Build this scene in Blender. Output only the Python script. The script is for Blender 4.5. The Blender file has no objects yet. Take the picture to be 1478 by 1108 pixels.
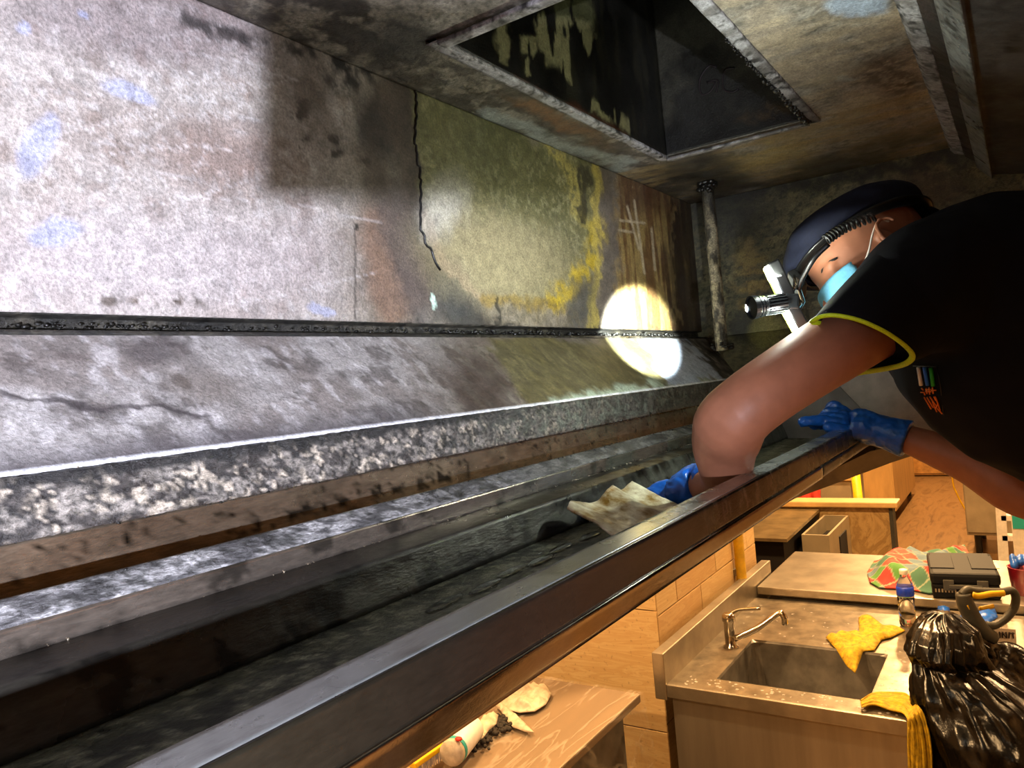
import bpy, bmesh, math, random
import numpy as np
from mathutils import Vector, Matrix, geometry
random.seed(7); RS = np.random.RandomState(5)
C = bpy.context.scene.collection
SC = bpy.context.scene
# ------------------------------------------------------------------ camera
ZO = 1.95                                  # camera height above the kitchen floor
FPX, CX, CY = 1100.0, 739.0, 554.0
ex = np.array([(1474-CX)/FPX, -(491-CY)/FPX, -1.0]); ex /= np.linalg.norm(ex)
ey = np.array([-1646/FPX, -(705-CY)/FPX, -1.0]); ey -= ex*(ey@ex); ey /= np.linalg.norm(ey)
ez = np.cross(ex, ey)
MW = np.stack([ex, ey, ez], 1)             # world -> camera
cam = bpy.data.cameras.new('camera'); camo = bpy.data.objects.new('camera', cam); C.objects.link(camo)
cam.sensor_width = 36; cam.lens = FPX/1478*36; cam.clip_start = 0.01
R = MW.T
camo.matrix_world = Matrix([[*R[0], 0], [*R[1], 0], [*R[2], ZO], [0, 0, 0, 1]])
SC.camera = camo
SC.view_settings.view_transform = 'Standard'; SC.view_settings.look = 'None'
SC.view_settings.exposure = 0.0; SC.view_settings.gamma = 1; SC.view_settings.use_curve_mapping = False
# ------------------------------------------------------------------ world + lamps
w = bpy.data.worlds.new('world'); SC.world = w; w.use_nodes = True
w.node_tree.nodes['Background'].inputs[0].default_value = (1.0, .75, .5, 1)
w.node_tree.nodes['Background'].inputs[1].default_value = 0.02
CR, CU, CB = R[:, 0].copy(), R[:, 1].copy(), R[:, 2].copy()   # camera right, up, back in world axes
def light(kind, name, loc, energy, col, tgt=None, **k):
    l = bpy.data.lights.new(name, kind); l.energy = energy; l.color = col
    for a, v in k.items(): setattr(l, a, v)
    o = bpy.data.objects.new(name, l); C.objects.link(o); o.location = (loc[0], loc[1], loc[2]+ZO)
    if tgt is not None:
        d = Vector(tgt)-Vector(loc); o.rotation_euler = d.to_track_quat('-Z', 'Y').to_euler()
    return o
def at(px, py, d):                         # point at pixel and depth, camera-relative world axes
    return R @ (np.array([(px-CX)/FPX, -(py-CY)/FPX, -1.0])*d)
def ray(px, py): return R @ np.array([(px-CX)/FPX, -(py-CY)/FPX, -1.0])
def onX(px, py, X): r = ray(px, py); return r*(X/r[0])
def onY(px, py, Y): r = ray(px, py); return r*(Y/r[1])
def onZ(px, py, Z): r = ray(px, py); return r*(Z/r[2])
L1 = np.array([.10, -.10, .40])            # headlamp of the photographer, camera axes: right, up, back
lamp_pos = R @ L1
light('SPOT', 'photographer_lamp', lamp_pos, 300, (.80, .84, 1.0), onY(60, 330, .8), spot_size=math.radians(84), spot_blend=.85, shadow_soft_size=.008)
light('SPOT', 'worker_headlamp_beam', at(1076, 445, 1.125), 1300, (.9, 1.0, .93), onY(918, 487, .79), spot_size=math.radians(20), spot_blend=.35, shadow_soft_size=.008)
for x_, y_, e, up, lf in ((1124, 402, 6.5, 1.0, .25), (1146, 459, 3.6, -.35, .65)):       # the two glowing side bars of the worker's headlamp
    q = at(x_-5, y_, 1.135); light('AREA', 'headlamp_bar_glow', q, e, (.90, 1.0, .86), q-CR*lf-CB*.7+CU*up, shape='RECTANGLE', size=.045, size_y=.012)
    light('POINT', 'headlamp_face_fill', at(x_-9, y_, 1.11), .85, (.95, 1.0, .9), None, shadow_soft_size=.008)  # added point fill beside each bar to brighten the face
for x, y, e in ((1.6, 2.0, 150), (3.4, .70, 185), (5.6, .9, 165), (8.5, .9, 240), (11.5, .9, 260), (1.0, -1.8, 80), (-1.0, 1.8, 170), (5.5, -1.8, 150)):
    light('AREA', 'ceiling_downlight_glow', (x, y, 1.50), e, (1.0, .61, .27), (x, y, -1), shape='DISK', size=.22)
# ------------------------------------------------------------------ noise
TAB = RS.rand(65536)
def vn(p):
    i = np.floor(p).astype(np.int64); f = p-i; f = f*f*(3-2*f); r = 0
    for a in (0, 1):
        for b in (0, 1):
            for c in (0, 1):
                h = ((i[:, 0]+a)*73856093) ^ ((i[:, 1]+b)*19349663) ^ ((i[:, 2]+c)*83492791)
                r = r+TAB[h & 65535]*(f[:, 0] if a else 1-f[:, 0])*(f[:, 1] if b else 1-f[:, 1])*(f[:, 2] if c else 1-f[:, 2])
    return r
def fbm(p, s, o=4, seed=0):
    p = np.asarray(p, float)*s+seed*17.3; t = 0; a = .5; n = 0
    for k in range(o): t = t+a*vn(p); n += a; a *= .55; p = p*2.07+3.1
    return t/n
def sm(a, b, x): t = np.clip((x-a)/(b-a), 0, 1); return t*t*(3-2*t)
def lin(c): c = np.asarray(c, float); return np.where(c <= .04045, c/12.92, ((c+.055)/1.055)**2.4)
# ------------------------------------------------------------------ materials
MATS = {}
def nodes(name):
    m = bpy.data.materials.new(name); m.use_nodes = True; MATS[name] = m
    return m, m.node_tree, m.node_tree.nodes['Principled BSDF']
def N(t, typ, **k):
    n = t.nodes.new(typ)
    for a, v in k.items():
        if a.startswith('i_'):
            key = a[2:]; key = int(key) if key.isdigit() else key
            n.inputs[key].default_value = v
        else: setattr(n, a, v)
    return n
def ramp(t, src, stops):
    r = t.nodes.new('ShaderNodeValToRGB'); t.links.new(src, r.inputs[0]); e = r.color_ramp.elements
    while len(e) < len(stops): e.new(.5)
    for q, (p, c) in zip(e, stops):
        q.position = p; q.color = (*lin(c), 1) if not np.isscalar(c) else (c, c, c, 1)
    return r.outputs[0]
def coords(t, scale=(1, 1, 1)):
    g = N(t, 'ShaderNodeNewGeometry'); m = N(t, 'ShaderNodeMapping'); m.inputs['Scale'].default_value = scale
    t.links.new(g.outputs['Position'], m.inputs[0]); return m.outputs[0]
def noise(t, vec, s, d=6, r=.6, dist=0):
    n = N(t, 'ShaderNodeTexNoise'); t.links.new(vec, n.inputs['Vector'])
    n.inputs['Scale'].default_value = s; n.inputs['Detail'].default_value = d; n.inputs['Roughness'].default_value = r; n.inputs['Distortion'].default_value = dist
    return n.outputs[0]
def mixc(t, a, b, f, mode='MIX'):
    m = N(t, 'ShaderNodeMix', data_type='RGBA', blend_type=mode)
    for s, v in ((0, f), (6, a), (7, b)):
        if hasattr(v, 'links') or hasattr(v, 'is_linked'): t.links.new(v, m.inputs[s])
        elif s == 0: m.inputs[0].default_value = v
        else: m.inputs[s].default_value = (*lin(v), 1)
    return m.outputs[2]
def bump(t, b, src, s, d=.01):
    n = N(t, 'ShaderNodeBump'); n.inputs['Strength'].default_value = s; n.inputs['Distance'].default_value = d
    t.links.new(src, n.inputs['Height']); t.links.new(n.outputs[0], b.inputs['Normal'])
def plain(name, c, rough=.5, metal=0, nz=0, ns=40, bs=0, bd=.002, c2=None, stretch=(1, 1, 1), spec=.5, trans=0, ior=1.45, coat=0):
    m, t, b = nodes(name)
    b.inputs['Roughness'].default_value = rough; b.inputs['Metallic'].default_value = metal
    b.inputs['Specular IOR Level'].default_value = spec; b.inputs['IOR'].default_value = ior
    b.inputs['Transmission Weight'].default_value = trans; b.inputs['Coat Weight'].default_value = coat
    v = coords(t, stretch); n = noise(t, v, ns)
    c2 = c2 or tuple(max(0, q*(1-nz)) for q in c)
    t.links.new(ramp(t, n, [(.35, c2), (.65, c)]), b.inputs['Base Color'])
    if bs: bump(t, b, n, bs, bd)
    return m
def grime(name, rough=(.35, .65), metal=0.0, bs=.5, fine=.45, spec=.5, stretch=(1, 1, 1)):
    m, t, b = nodes(name)
    a = N(t, 'ShaderNodeAttribute', attribute_name='Col'); v = coords(t, stretch)
    n1 = noise(t, v, 45, 8, .7, .4); n2 = noise(t, v, 260, 5, .7)
    n3 = noise(t, coords(t, (1, 1, 1)), 9, 5, .6)
    k1 = ramp(t, n1, [(.3, 1-fine), (.7, 1+fine*.4)]); k2 = ramp(t, n2, [(.32, 1-fine*1.1), (.68, 1+fine*.6)])
    c = mixc(t, a.outputs[0], k1, 1, 'MULTIPLY'); c = mixc(t, c, k2, 1, 'MULTIPLY')
    t.links.new(c, b.inputs['Base Color'])
    t.links.new(ramp(t, n3, [(.35, rough[0]), (.65, rough[1])]), b.inputs['Roughness'])
    b.inputs['Metallic'].default_value = metal; b.inputs['Specular IOR Level'].default_value = spec
    mx = N(t, 'ShaderNodeMath', operation='ADD'); t.links.new(n1, mx.inputs[0]); t.links.new(n2, mx.inputs[1])
    bump(t, b, mx.outputs[0], bs, .0035)
    return m
grime('grimy_panel', (.42, .72), .0, .55, .42)
grime('grimy_ceiling', (.3, .6), .0, .7, .5)
grime('crusted', (.25, .55), .0, 1.0, .75, stretch=(.6, 1, 1))
grime('rail_steel', (.22, .42), .55, .22, .3, stretch=(.25, 1, 1))
grime('duct_metal', (.3, .6), .2, .4, .4)
grime('recess_steel', (.2, .32), .9, .15, .3, stretch=(.25, 1, 1))
grime('polished_flange', (.12, .25), 1.0, .06, .12, stretch=(.3, 1, 1))
plain('glint', (.82, .88, .86), .15, 0, .2, 200, .6, .002)
grime('lip_steel', (.16, .34), .8, .06, .18, stretch=(.3, 1, 1))
plain('black_crud', (.09, .085, .075), .35, nz=.5, ns=120, bs=.6)
plain('brushed_steel', (.66, .63, .58), .34, .85, .10, 5, stretch=(3, 3, .3))
plain('counter_steel', (.68, .64, .57), .34, .85, .16, 8, .25, .001)
plain('wet_steel', (.68, .63, .55), .28, .85, .28, 14, .3, .0015)
plain('table_steel', (.50, .42, .33), .45, .3, .05, 5, stretch=(.3, 3, 1))
plain('case_plastic', (.030, .030, .032), .62, 0, .2, spec=.25)
plain('dull_steel', (.52, .5, .47), .42, .6, .25, 12, .1, .001)
plain('skirt_steel', (.40, .39, .37), .42, .5, .3, 10, .1, .001)
plain('chrome', (.78, .76, .72), .12, 1, .1)
plain('brass_counter', (.66, .58, .42), .28, .75, .25, 9, .1, .001)
plain('dark_void', (.06, .035, .02), .8, nz=.3)
plain('skin', (.60, .39, .29), .5, 0, .08, 30, .1, .0008, spec=.4)
plain('skin_red', (.76, .50, .42), .45, 0, .08, 30)
plain('shirt', (.028, .034, .062), .9, 0, .2, 300, .25, .0006, spec=.2)
plain('cap_cloth', (.055, .065, .13), .85, 0, .25, 200, .3, .0006, spec=.2)
plain('neon', (.72, .82, .06), .6, 0, .1, 400, .3, .0004)
plain('nitrile', (.08, .34, .72), .35, 0, .18, 60, .35, .002)
plain('mask_cloth', (.40, .68, .80), .8, 0, .08, 200, .2, .0004)
plain('white_cord', (.85, .82, .78), .7)
plain('black_plastic', (.035, .035, .037), .35, 0, .2)
plain('grey_plastic', (.24, .235, .21), .5, 0, .15)
plain('lamp_metal', (.16, .17, .18), .25, .8, .1)
plain('yellow_plastic', (.85, .66, .04), .45, 0, .1)
plain('yellow_cloth', (.70, .56, .03), .85, 0, .28, 60, .5, .003)
plain('yellow_paint', (.95, .78, .10), .45, 0, .15, 20)
plain('red_cloth', (.85, .26, .20), .7, 0, .25, 12, .4, .01)
plain('latex', (.76, .70, .60), .5, 0, .18, 40, .4, .003)
plain('debris', (.13, .10, .07), .8, 0, .5, 90, .5, .002)
plain('bag', (.016, .013, .012), .24, 0, .3, 12, .35, .012, spec=.45)
plain('wood', (.66, .47, .24), .42, 0, .22, 5, .05, .001, stretch=(.3, 3, 3))
plain('wood_light', (.72, .56, .33), .45, 0, .15, 6, stretch=(1, 1, .3))
plain('cap_wood', (.78, .63, .40), .45, 0, .1, 6)
plain('sheet_grey', (.60, .54, .43), .5, .2, .15, 4)
plain('white_paint', (.84, .80, .74), .45, 0, .08)
plain('carton', (.78, .74, .68), .7, 0, .08); plain('teal', (.12, .55, .52), .5); plain('white_plastic', (.88, .86, .82), .4, nz=.05)
plain('magenta_plastic', (.50, .06, .14), .4, nz=.1); plain('blue_plastic', (.05, .20, .70), .35, nz=.2)
plain('red_print', (.75, .16, .10), .6); plain('paper', (.80, .74, .68), .7); plain('ink', (.10, .06, .07), .7)
plain('orange_thread', (.85, .42, .05), .6); plain('white_thread', (.85, .85, .85), .6); plain('blue_thread', (.10, .40, .85), .6); plain('green_thread', (.10, .60, .15), .6)
plain('greasy_rag', (.90, .88, .78), .3, 0, .1, 38, .8, .004, c2=(.52, .40, .16))
plain('plaster', (.72, .62, .48), .8, nz=.08, ns=4)
plain('black_glass', (.01, .01, .012), .5, 0, .1)
plain('hair', (.03, .025, .02), .7)
m, t, b = nodes('glass_clear'); b.inputs['Transmission Weight'].default_value = 1; b.inputs['Roughness'].default_value = .04; b.inputs['IOR'].default_value = 1.2; b.inputs['Base Color'].default_value = (.97, .98, .98, 1)
m, t, b = nodes('drops'); b.inputs['Alpha'].default_value = .22; b.inputs['Roughness'].default_value = .05; b.inputs['Base Color'].default_value = (.9, .85, .8, 1)
m, t, b = nodes('water'); b.inputs['Transmission Weight'].default_value = 1; b.inputs['Roughness'].default_value = .0; b.inputs['IOR'].default_value = 1.33
# cling film: thin, mostly clear, with glossy wrinkles
m, t, b = nodes('film'); b.inputs['Roughness'].default_value = .15; b.inputs['Base Color'].default_value = (.9, .8, .66, 1)
v = coords(t, (.22, 1.2, .5)); n = noise(t, v, 14, 4, .6, .5); bump(t, b, n, .6, .012)
n2 = noise(t, v, 9, 3, .6, .6); t.links.new(ramp(t, n2, [(.47, .03), (.5, .15), (.53, .03), (.7, .03)]), b.inputs['Alpha'])
# travertine
def stone(name, ca, cb, sc=(1, 1, 7)):
    m, t, b = nodes(name); v = coords(t, sc); n = noise(t, v, 2.4, 8, .6, 2.2); n2 = noise(t, coords(t), 60, 4, .6)
    base = ramp(t, n, [(.3, ca), (.48, cb), (.55, ca), (.68, cb)])
    t.links.new(mixc(t, base, ramp(t, n2, [(.3, .62), (.38, 1.0)]), 1, 'MULTIPLY'), b.inputs['Base Color'])
    b.inputs['Roughness'].default_value = .42; bump(t, b, n2, .15, .002)
stone('travertine', (.78, .67, .48), (.73, .60, .41), (1, 1, 9)); stone('travertine_b', (.75, .62, .43), (.69, .55, .36), (1, 1, 9)); stone('joint', (.40, .30, .18), (.34, .25, .14))
stone('slab', (.70, .58, .38), (.58, .46, .28), (1.6, 1.6, 1.3))
m, t, b = nodes('floor_wood'); v = coords(t, (.35, 1.6, 1)); n = noise(t, v, 3.5, 8, .65, 2.0)
t.links.new(ramp(t, n, [(.3, (.28, .20, .12)), (.5, (.46, .35, .22)), (.7, (.36, .26, .15))]), b.inputs['Base Color']); b.inputs['Roughness'].default_value = .28
def emis(name, c, s):
    m, t, b = nodes(name); b.inputs['Base Color'].default_value = (*c, 1); b.inputs['Emission Color'].default_value = (*c, 1); b.inputs['Emission Strength'].default_value = s
emis('cob_light', (.93, 1.0, .80), 80); emis('cob_rim', (.75, 1.0, .12), 2.2); emis('lens_light', (.95, 1, 1), 8); emis('downlight', (1, .75, .42), 6)
# plaid
m, t, b = nodes('plaid'); a = N(t, 'ShaderNodeAttribute', attribute_name='Col'); t.links.new(a.outputs[0], b.inputs['Base Color']); b.inputs['Roughness'].default_value = .85
m, t, b = nodes('vcol_soft'); a = N(t, 'ShaderNodeAttribute', attribute_name='Col'); t.links.new(a.outputs[0], b.inputs['Base Color']); b.inputs['Roughness'].default_value = .5
# ------------------------------------------------------------------ object helpers
def thing(name, label, cat, loc, group=None, kind=None):
    o = bpy.data.objects.new(name, None); C.objects.link(o); o.location = (loc[0], loc[1], loc[2]+ZO); o.empty_display_size = .05
    if kind: o['kind'] = kind
    if label: o['label'] = label
    if cat: o['category'] = cat
    if group: o['group'] = group
    return o
def tag(o, label, cat, group=None):
    o['label'] = label; o['category'] = cat
    if group: o['group'] = group
    return o
def wloc(o):
    l = Vector(o.location)
    while o.parent: o = o.parent; l += o.location
    return l
def mesh_obj(name, V, F, mat, parent=None, smooth=False, col=None, base=True, mods=(), kind=None, label=None):
    V = np.asarray(V, float).reshape(-1, 3)+np.array([0, 0, ZO])
    lo, hi = V.min(0), V.max(0); org = (lo+hi)/2
    if parent is None and base: org[2] = lo[2]
    me = bpy.data.meshes.new(name)
    if isinstance(F, np.ndarray):
        n = len(F); k = F.shape[1]; me.vertices.add(len(V)); me.vertices.foreach_set('co', (V-org).ravel())
        me.loops.add(n*k); me.loops.foreach_set('vertex_index', F.ravel().astype(np.int32))
        me.polygons.add(n); me.polygons.foreach_set('loop_start', np.arange(0, n*k, k, dtype=np.int32)); me.update(calc_edges=True)
    else: me.from_pydata((V-org).tolist(), [], F); me.update()
    me.validate()
    me.materials.append(MATS[mat])
    if smooth: me.polygons.foreach_set('use_smooth', [True]*len(me.polygons))
    if col is not None:
        a = me.color_attributes.new('Col', 'FLOAT_COLOR', 'POINT'); c = np.ones((len(V), 4)); c[:, :3] = col; a.data.foreach_set('color', c.ravel())
    o = bpy.data.objects.new(name, me); C.objects.link(o)
    if parent is not None: o.parent = parent; o.location = Vector(org)-wloc(parent)
    else: o.location = org
    for typ, kw in mods:
        md = o.modifiers.new(typ.lower(), typ)
        for a_, v_ in kw.items(): setattr(md, a_, v_)
    if kind: o['kind'] = kind
    if label: o['label'] = label
    return o
class MB:
    def __init__(s): s.V = []; s.F = []
    def add(s, V, F):
        n = len(s.V); s.V += [tuple(float(q) for q in v) for v in V]; s.F += [tuple(i+n for i in f) for f in F]; return s
    def box(s, lo, hi, bev=0):
        lo = np.minimum(lo, hi).astype(float) if False else np.array(lo, float); hi = np.array(hi, float)
        if bev <= 0:
            V = [(x, y, z) for x in (lo[0], hi[0]) for y in (lo[1], hi[1]) for z in (lo[2], hi[2])]
            F = [(0, 1, 3, 2), (4, 6, 7, 5), (0, 4, 5, 1), (2, 3, 7, 6), (0, 2, 6, 4), (1, 5, 7, 3)]
            return s.add(V, F)
        bm = bmesh.new(); bmesh.ops.create_cube(bm, size=1)
        for v in bm.verts: v.co = Vector(((lo+hi)/2+np.array(v.co)*(hi-lo)).tolist())
        bmesh.ops.bevel(bm, geom=bm.edges[:], offset=bev, segments=2, affect='EDGES', profile=.6)
        bm.verts.index_update(); s.add([v.co[:] for v in bm.verts], [[v.index for v in f.verts] for f in bm.faces]); bm.free(); return s
    def obox(s, c, u, v, w_, bev=0):       # oriented box, half axis vectors
        t_ = MB().box((-1, -1, -1), (1, 1, 1)); A = np.stack([u, v, w_], 1)
        if bev:
            L = np.array([np.linalg.norm(u), np.linalg.norm(v), np.linalg.norm(w_)]); t_ = MB().box(-L, L, bev); A = A/L
        return s.add((np.array(t_.V)@A.T+np.array(c)).tolist(), t_.F)
    def tube(s, P, r, n=10, cap=True, flat=None):
        P = [np.array(p, float) for p in P]; r = [r]*len(P) if np.isscalar(r) else r
        T = [P[min(i+1, len(P)-1)]-P[max(i-1, 0)] for i in range(len(P))]; T = [q/(np.linalg.norm(q)+1e-9) for q in T]
        a = np.array([0, 0, 1.0]) if abs(T[0][2]) < .9 else np.array([1.0, 0, 0])
        u = np.cross(T[0], a); u /= np.linalg.norm(u); V = []; F = []
        for i, (p, t_) in enumerate(zip(P, T)):
            u = u-t_*(u@t_); u /= np.linalg.norm(u); v = np.cross(t_, u); ri = r[i]; ra, rb = (ri, ri) if np.isscalar(ri) else ri
            for k in range(n):
                q = 2*math.pi*k/n; V.append(p+u*math.cos(q)*ra+v*math.sin(q)*rb)
        for i in range(len(P)-1):
            for k in range(n): F.append((i*n+k, i*n+(k+1) % n, (i+1)*n+(k+1) % n, (i+1)*n+k))
        if cap: F.append(tuple(range(n-1, -1, -1))); F.append(tuple((len(P)-1)*n+k for k in range(n)))
        return s.add(V, F)
    def loft(s, rings, cap=(True, True)):
        n = len(rings[0]); V = [p for q in rings for p in q]; F = []
        for i in range(len(rings)-1):
            for k in range(n): F.append((i*n+k, i*n+(k+1) % n, (i+1)*n+(k+1) % n, (i+1)*n+k))
        if cap[0]: F.append(tuple(range(n-1, -1, -1)))
        if cap[1]: F.append(tuple((len(rings)-1)*n+k for k in range(n)))
        return s.add(V, F)
    def ell(s, c, u, v, w_, nu=20, nv=12):
        c, u, v, w_ = map(np.array, (c, u, v, w_)); rings = []
        for i in range(1, nv):
            th = math.pi*i/nv; rings.append([c+w_*math.cos(th)+math.sin(th)*(u*math.cos(2*math.pi*k/nu)+v*math.sin(2*math.pi*k/nu)) for k in range(nu)])
        return s.loft(rings)
    def prism(s, poly, d):                 # planar polygon extruded by vector d
        n = len(poly); d = np.array(d); V = list(poly)+[np.array(p)+d for p in poly]
        return s.add(V, [tuple(range(n)), tuple(range(2*n-1, n-1, -1))]+[(i, i+n, (i+1) % n+n, (i+1) % n) for i in range(n)])
    def lathe(s, c, axis, prof, n=20):
        axis = np.array(axis, float); axis /= np.linalg.norm(axis); a = np.array([0, 0, 1.0]) if abs(axis[2]) < .9 else np.array([1.0, 0, 0])
        u = np.cross(axis, a); u /= np.linalg.norm(u); v = np.cross(axis, u); c = np.array(c)
        return s.loft([[c+axis*h+r*(u*math.cos(2*math.pi*k/n)+v*math.sin(2*math.pi*k/n)) for k in range(n)] for r, h in prof])
    def out(s, name, mat, parent=None, **k):
        o = mesh_obj(name, s.V, s.F, mat, parent, **k)
        bm = bmesh.new(); bm.from_mesh(o.data); bmesh.ops.recalc_face_normals(bm, faces=bm.faces); bm.to_mesh(o.data); bm.free()
        return o
def unit(v): v = np.array(v, float); return v/np.linalg.norm(v)
def spline(P, n):                          # catmull-rom
    P = [np.array(p, float) for p in P]; Q = [2*P[0]-P[1]]+P+[2*P[-1]-P[-2]]; out = []
    for i in range(len(P)-1):
        a, b_, c, d = Q[i:i+4]
        for k in range(n):
            t_ = k/n; out.append(.5*((2*b_)+(c-a)*t_+(2*a-5*b_+4*c-d)*t_*t_+(3*b_-a-3*c+d)*t_**3))
    out.append(P[-1]); return out
def vox(o, size, smooth=4):                # union + smooth, baked into the mesh
    md = o.modifiers.new('r', 'REMESH'); md.mode = 'VOXEL'; md.voxel_size = size
    if smooth: sd = o.modifiers.new('s', 'SMOOTH'); sd.iterations = smooth; sd.factor = .6
    dg = bpy.context.evaluated_depsgraph_get(); dg.update()
    me = bpy.data.meshes.new_from_object(o.evaluated_get(dg)); o.modifiers.clear(); mats = list(o.data.materials)
    o.data = me; me.materials.clear(); [me.materials.append(q) for q in mats]
    me.polygons.foreach_set('use_smooth', [True]*len(me.polygons)); return o
def project(V):
    c = V @ MW.T; d = -c[:, 2]; d = np.where(d > .02, d, .02)
    return CX+FPX*c[:, 0]/d, CY-FPX*c[:, 1]/d
class Paint:                               # stains laid on a surface; masks follow the photograph's marks, colours are grime plus some painted light and shade
    def __init__(s, V, base):
        s.V = V; s.x, s.y = project(V); s.n1 = fbm(V, 9, 4, 1); s.n2 = fbm(V, 35, 4, 2); s.n3 = fbm(V, 110, 3, 3)
        s.c = np.tile(lin(base), (len(V), 1)); s.wx = s.x; s.wy = s.y; s.warp(18)
    def warp(s, a):
        s.wx = s.x+a*2*(fbm(s.V, 14, 4, 5)-.5)+a*.8*(fbm(s.V, 60, 3, 6)-.5); s.wy = s.y+a*2*(fbm(s.V, 14, 4, 7)-.5)+a*.8*(fbm(s.V, 60, 3, 8)-.5)
    def put(s, m, col, k=1): m = np.clip(m*k, 0, 1)[:, None]; s.c = s.c*(1-m)+lin(col)*m; return s
    def mul(s, m, f): s.c = s.c*(1+np.clip(m, 0, 1)[:, None]*(np.array(f)-1)); return s
    def ell(s, cx, cy, rx, ry, a=0, soft=.3):
        q = math.radians(a); dx = s.wx-cx; dy = s.wy-cy; u = dx*math.cos(q)+dy*math.sin(q); v = -dx*math.sin(q)+dy*math.cos(q)
        return 1-sm(1-soft, 1+soft, np.sqrt((u/rx)**2+(v/ry)**2))
    def seg(s, pts, w_, soft=1.0, warped=True):
        X, Y = (s.wx, s.wy) if warped else (s.x, s.y); d = np.full(len(X), 1e9)
        for (x0, y0), (x1, y1) in zip(pts, pts[1:]):
            dx, dy = x1-x0, y1-y0; t_ = np.clip(((X-x0)*dx+(Y-y0)*dy)/(dx*dx+dy*dy), 0, 1); d = np.minimum(d, np.hypot(X-x0-t_*dx, Y-y0-t_*dy))
        return 1-sm(w_*(1-.5*soft), w_*(1+.5*soft), d)
    def poly(s, pts, soft=8):
        X, Y = s.wx, s.wy; ins = np.zeros(len(X), bool); d = np.full(len(X), 1e9); n = len(pts)
        for i in range(n):
            (x0, y0), (x1, y1) = pts[i], pts[(i+1) % n]
            with np.errstate(divide='ignore', invalid='ignore'): c = ((y0 > Y) != (y1 > Y)) & (X < (x1-x0)*(Y-y0)/((y1-y0) if y1 != y0 else 1e-9)+x0)
            ins ^= c; dx, dy = x1-x0, y1-y0; t_ = np.clip(((X-x0)*dx+(Y-y0)*dy)/(dx*dx+dy*dy+1e-9), 0, 1); d = np.minimum(d, np.hypot(X-x0-t_*dx, Y-y0-t_*dy))
        sd = np.where(ins, d, -d); return sm(-soft, soft, sd)
def gridv(nu, nv, fn):                     # fn(u,v arrays 0..1) -> Nx3
    u, v = np.meshgrid(np.linspace(0, 1, nu), np.linspace(0, 1, nv)); V = fn(u.ravel(), v.ravel())
    i = np.arange(nu*nv).reshape(nv, nu); F = np.stack([i[:-1, :-1].ravel(), i[:-1, 1:].ravel(), i[1:, 1:].ravel(), i[1:, :-1].ravel()], 1)
    return V, F
def resample(prof, step):
    out = [np.array(prof[0], float)]
    for a, b_ in zip(prof, prof[1:]):
        a = np.array(a, float); b_ = np.array(b_, float); n = max(1, int(np.linalg.norm(b_-a)/step))
        out += [a+(b_-a)*k/n for k in range(1, n+1)]
    return np.array(out)
# ================================================================== THE HOOD
XE, YB, ZC, X0 = 2.25, .80, .503, -.7
hood = thing('exhaust_hood', 'long stainless kitchen exhaust hood with filters removed, brown grease stains inside', 'range hood', (.8, .5, -.2))
def strip(name, prof, mat, painter=None, step=.004, xs=(X0, 2.15), dx=.006, rough=0, rs=40, thick=.0015, smooth=True, parent=None, label=None):
    P = resample(prof, step) if step else np.array(prof, float); nu = int((xs[1]-xs[0])/dx)+1
    V, F = gridv(nu, len(P), lambda u, v: np.stack([xs[0]+u*(xs[1]-xs[0]), P[np.rint(v*(len(P)-1)).astype(int), 0], P[np.rint(v*(len(P)-1)).astype(int), 1]], 1))
    base = V.copy()
    if rough:
        h = (fbm(V, rs, 4, 9)-.5)*rough+(fbm(V, rs*4, 3, 4)-.5)*rough*.5; V = V+np.stack([0*h, -h*.8, h*.5], 1)
    col = painter(base) if painter else None
    mods = [('SOLIDIFY', dict(thickness=thick, offset=0))] if thick else ()
    return mesh_obj(name, V, F, mat, parent or hood, smooth, col, mods=mods, label=label)
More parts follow.
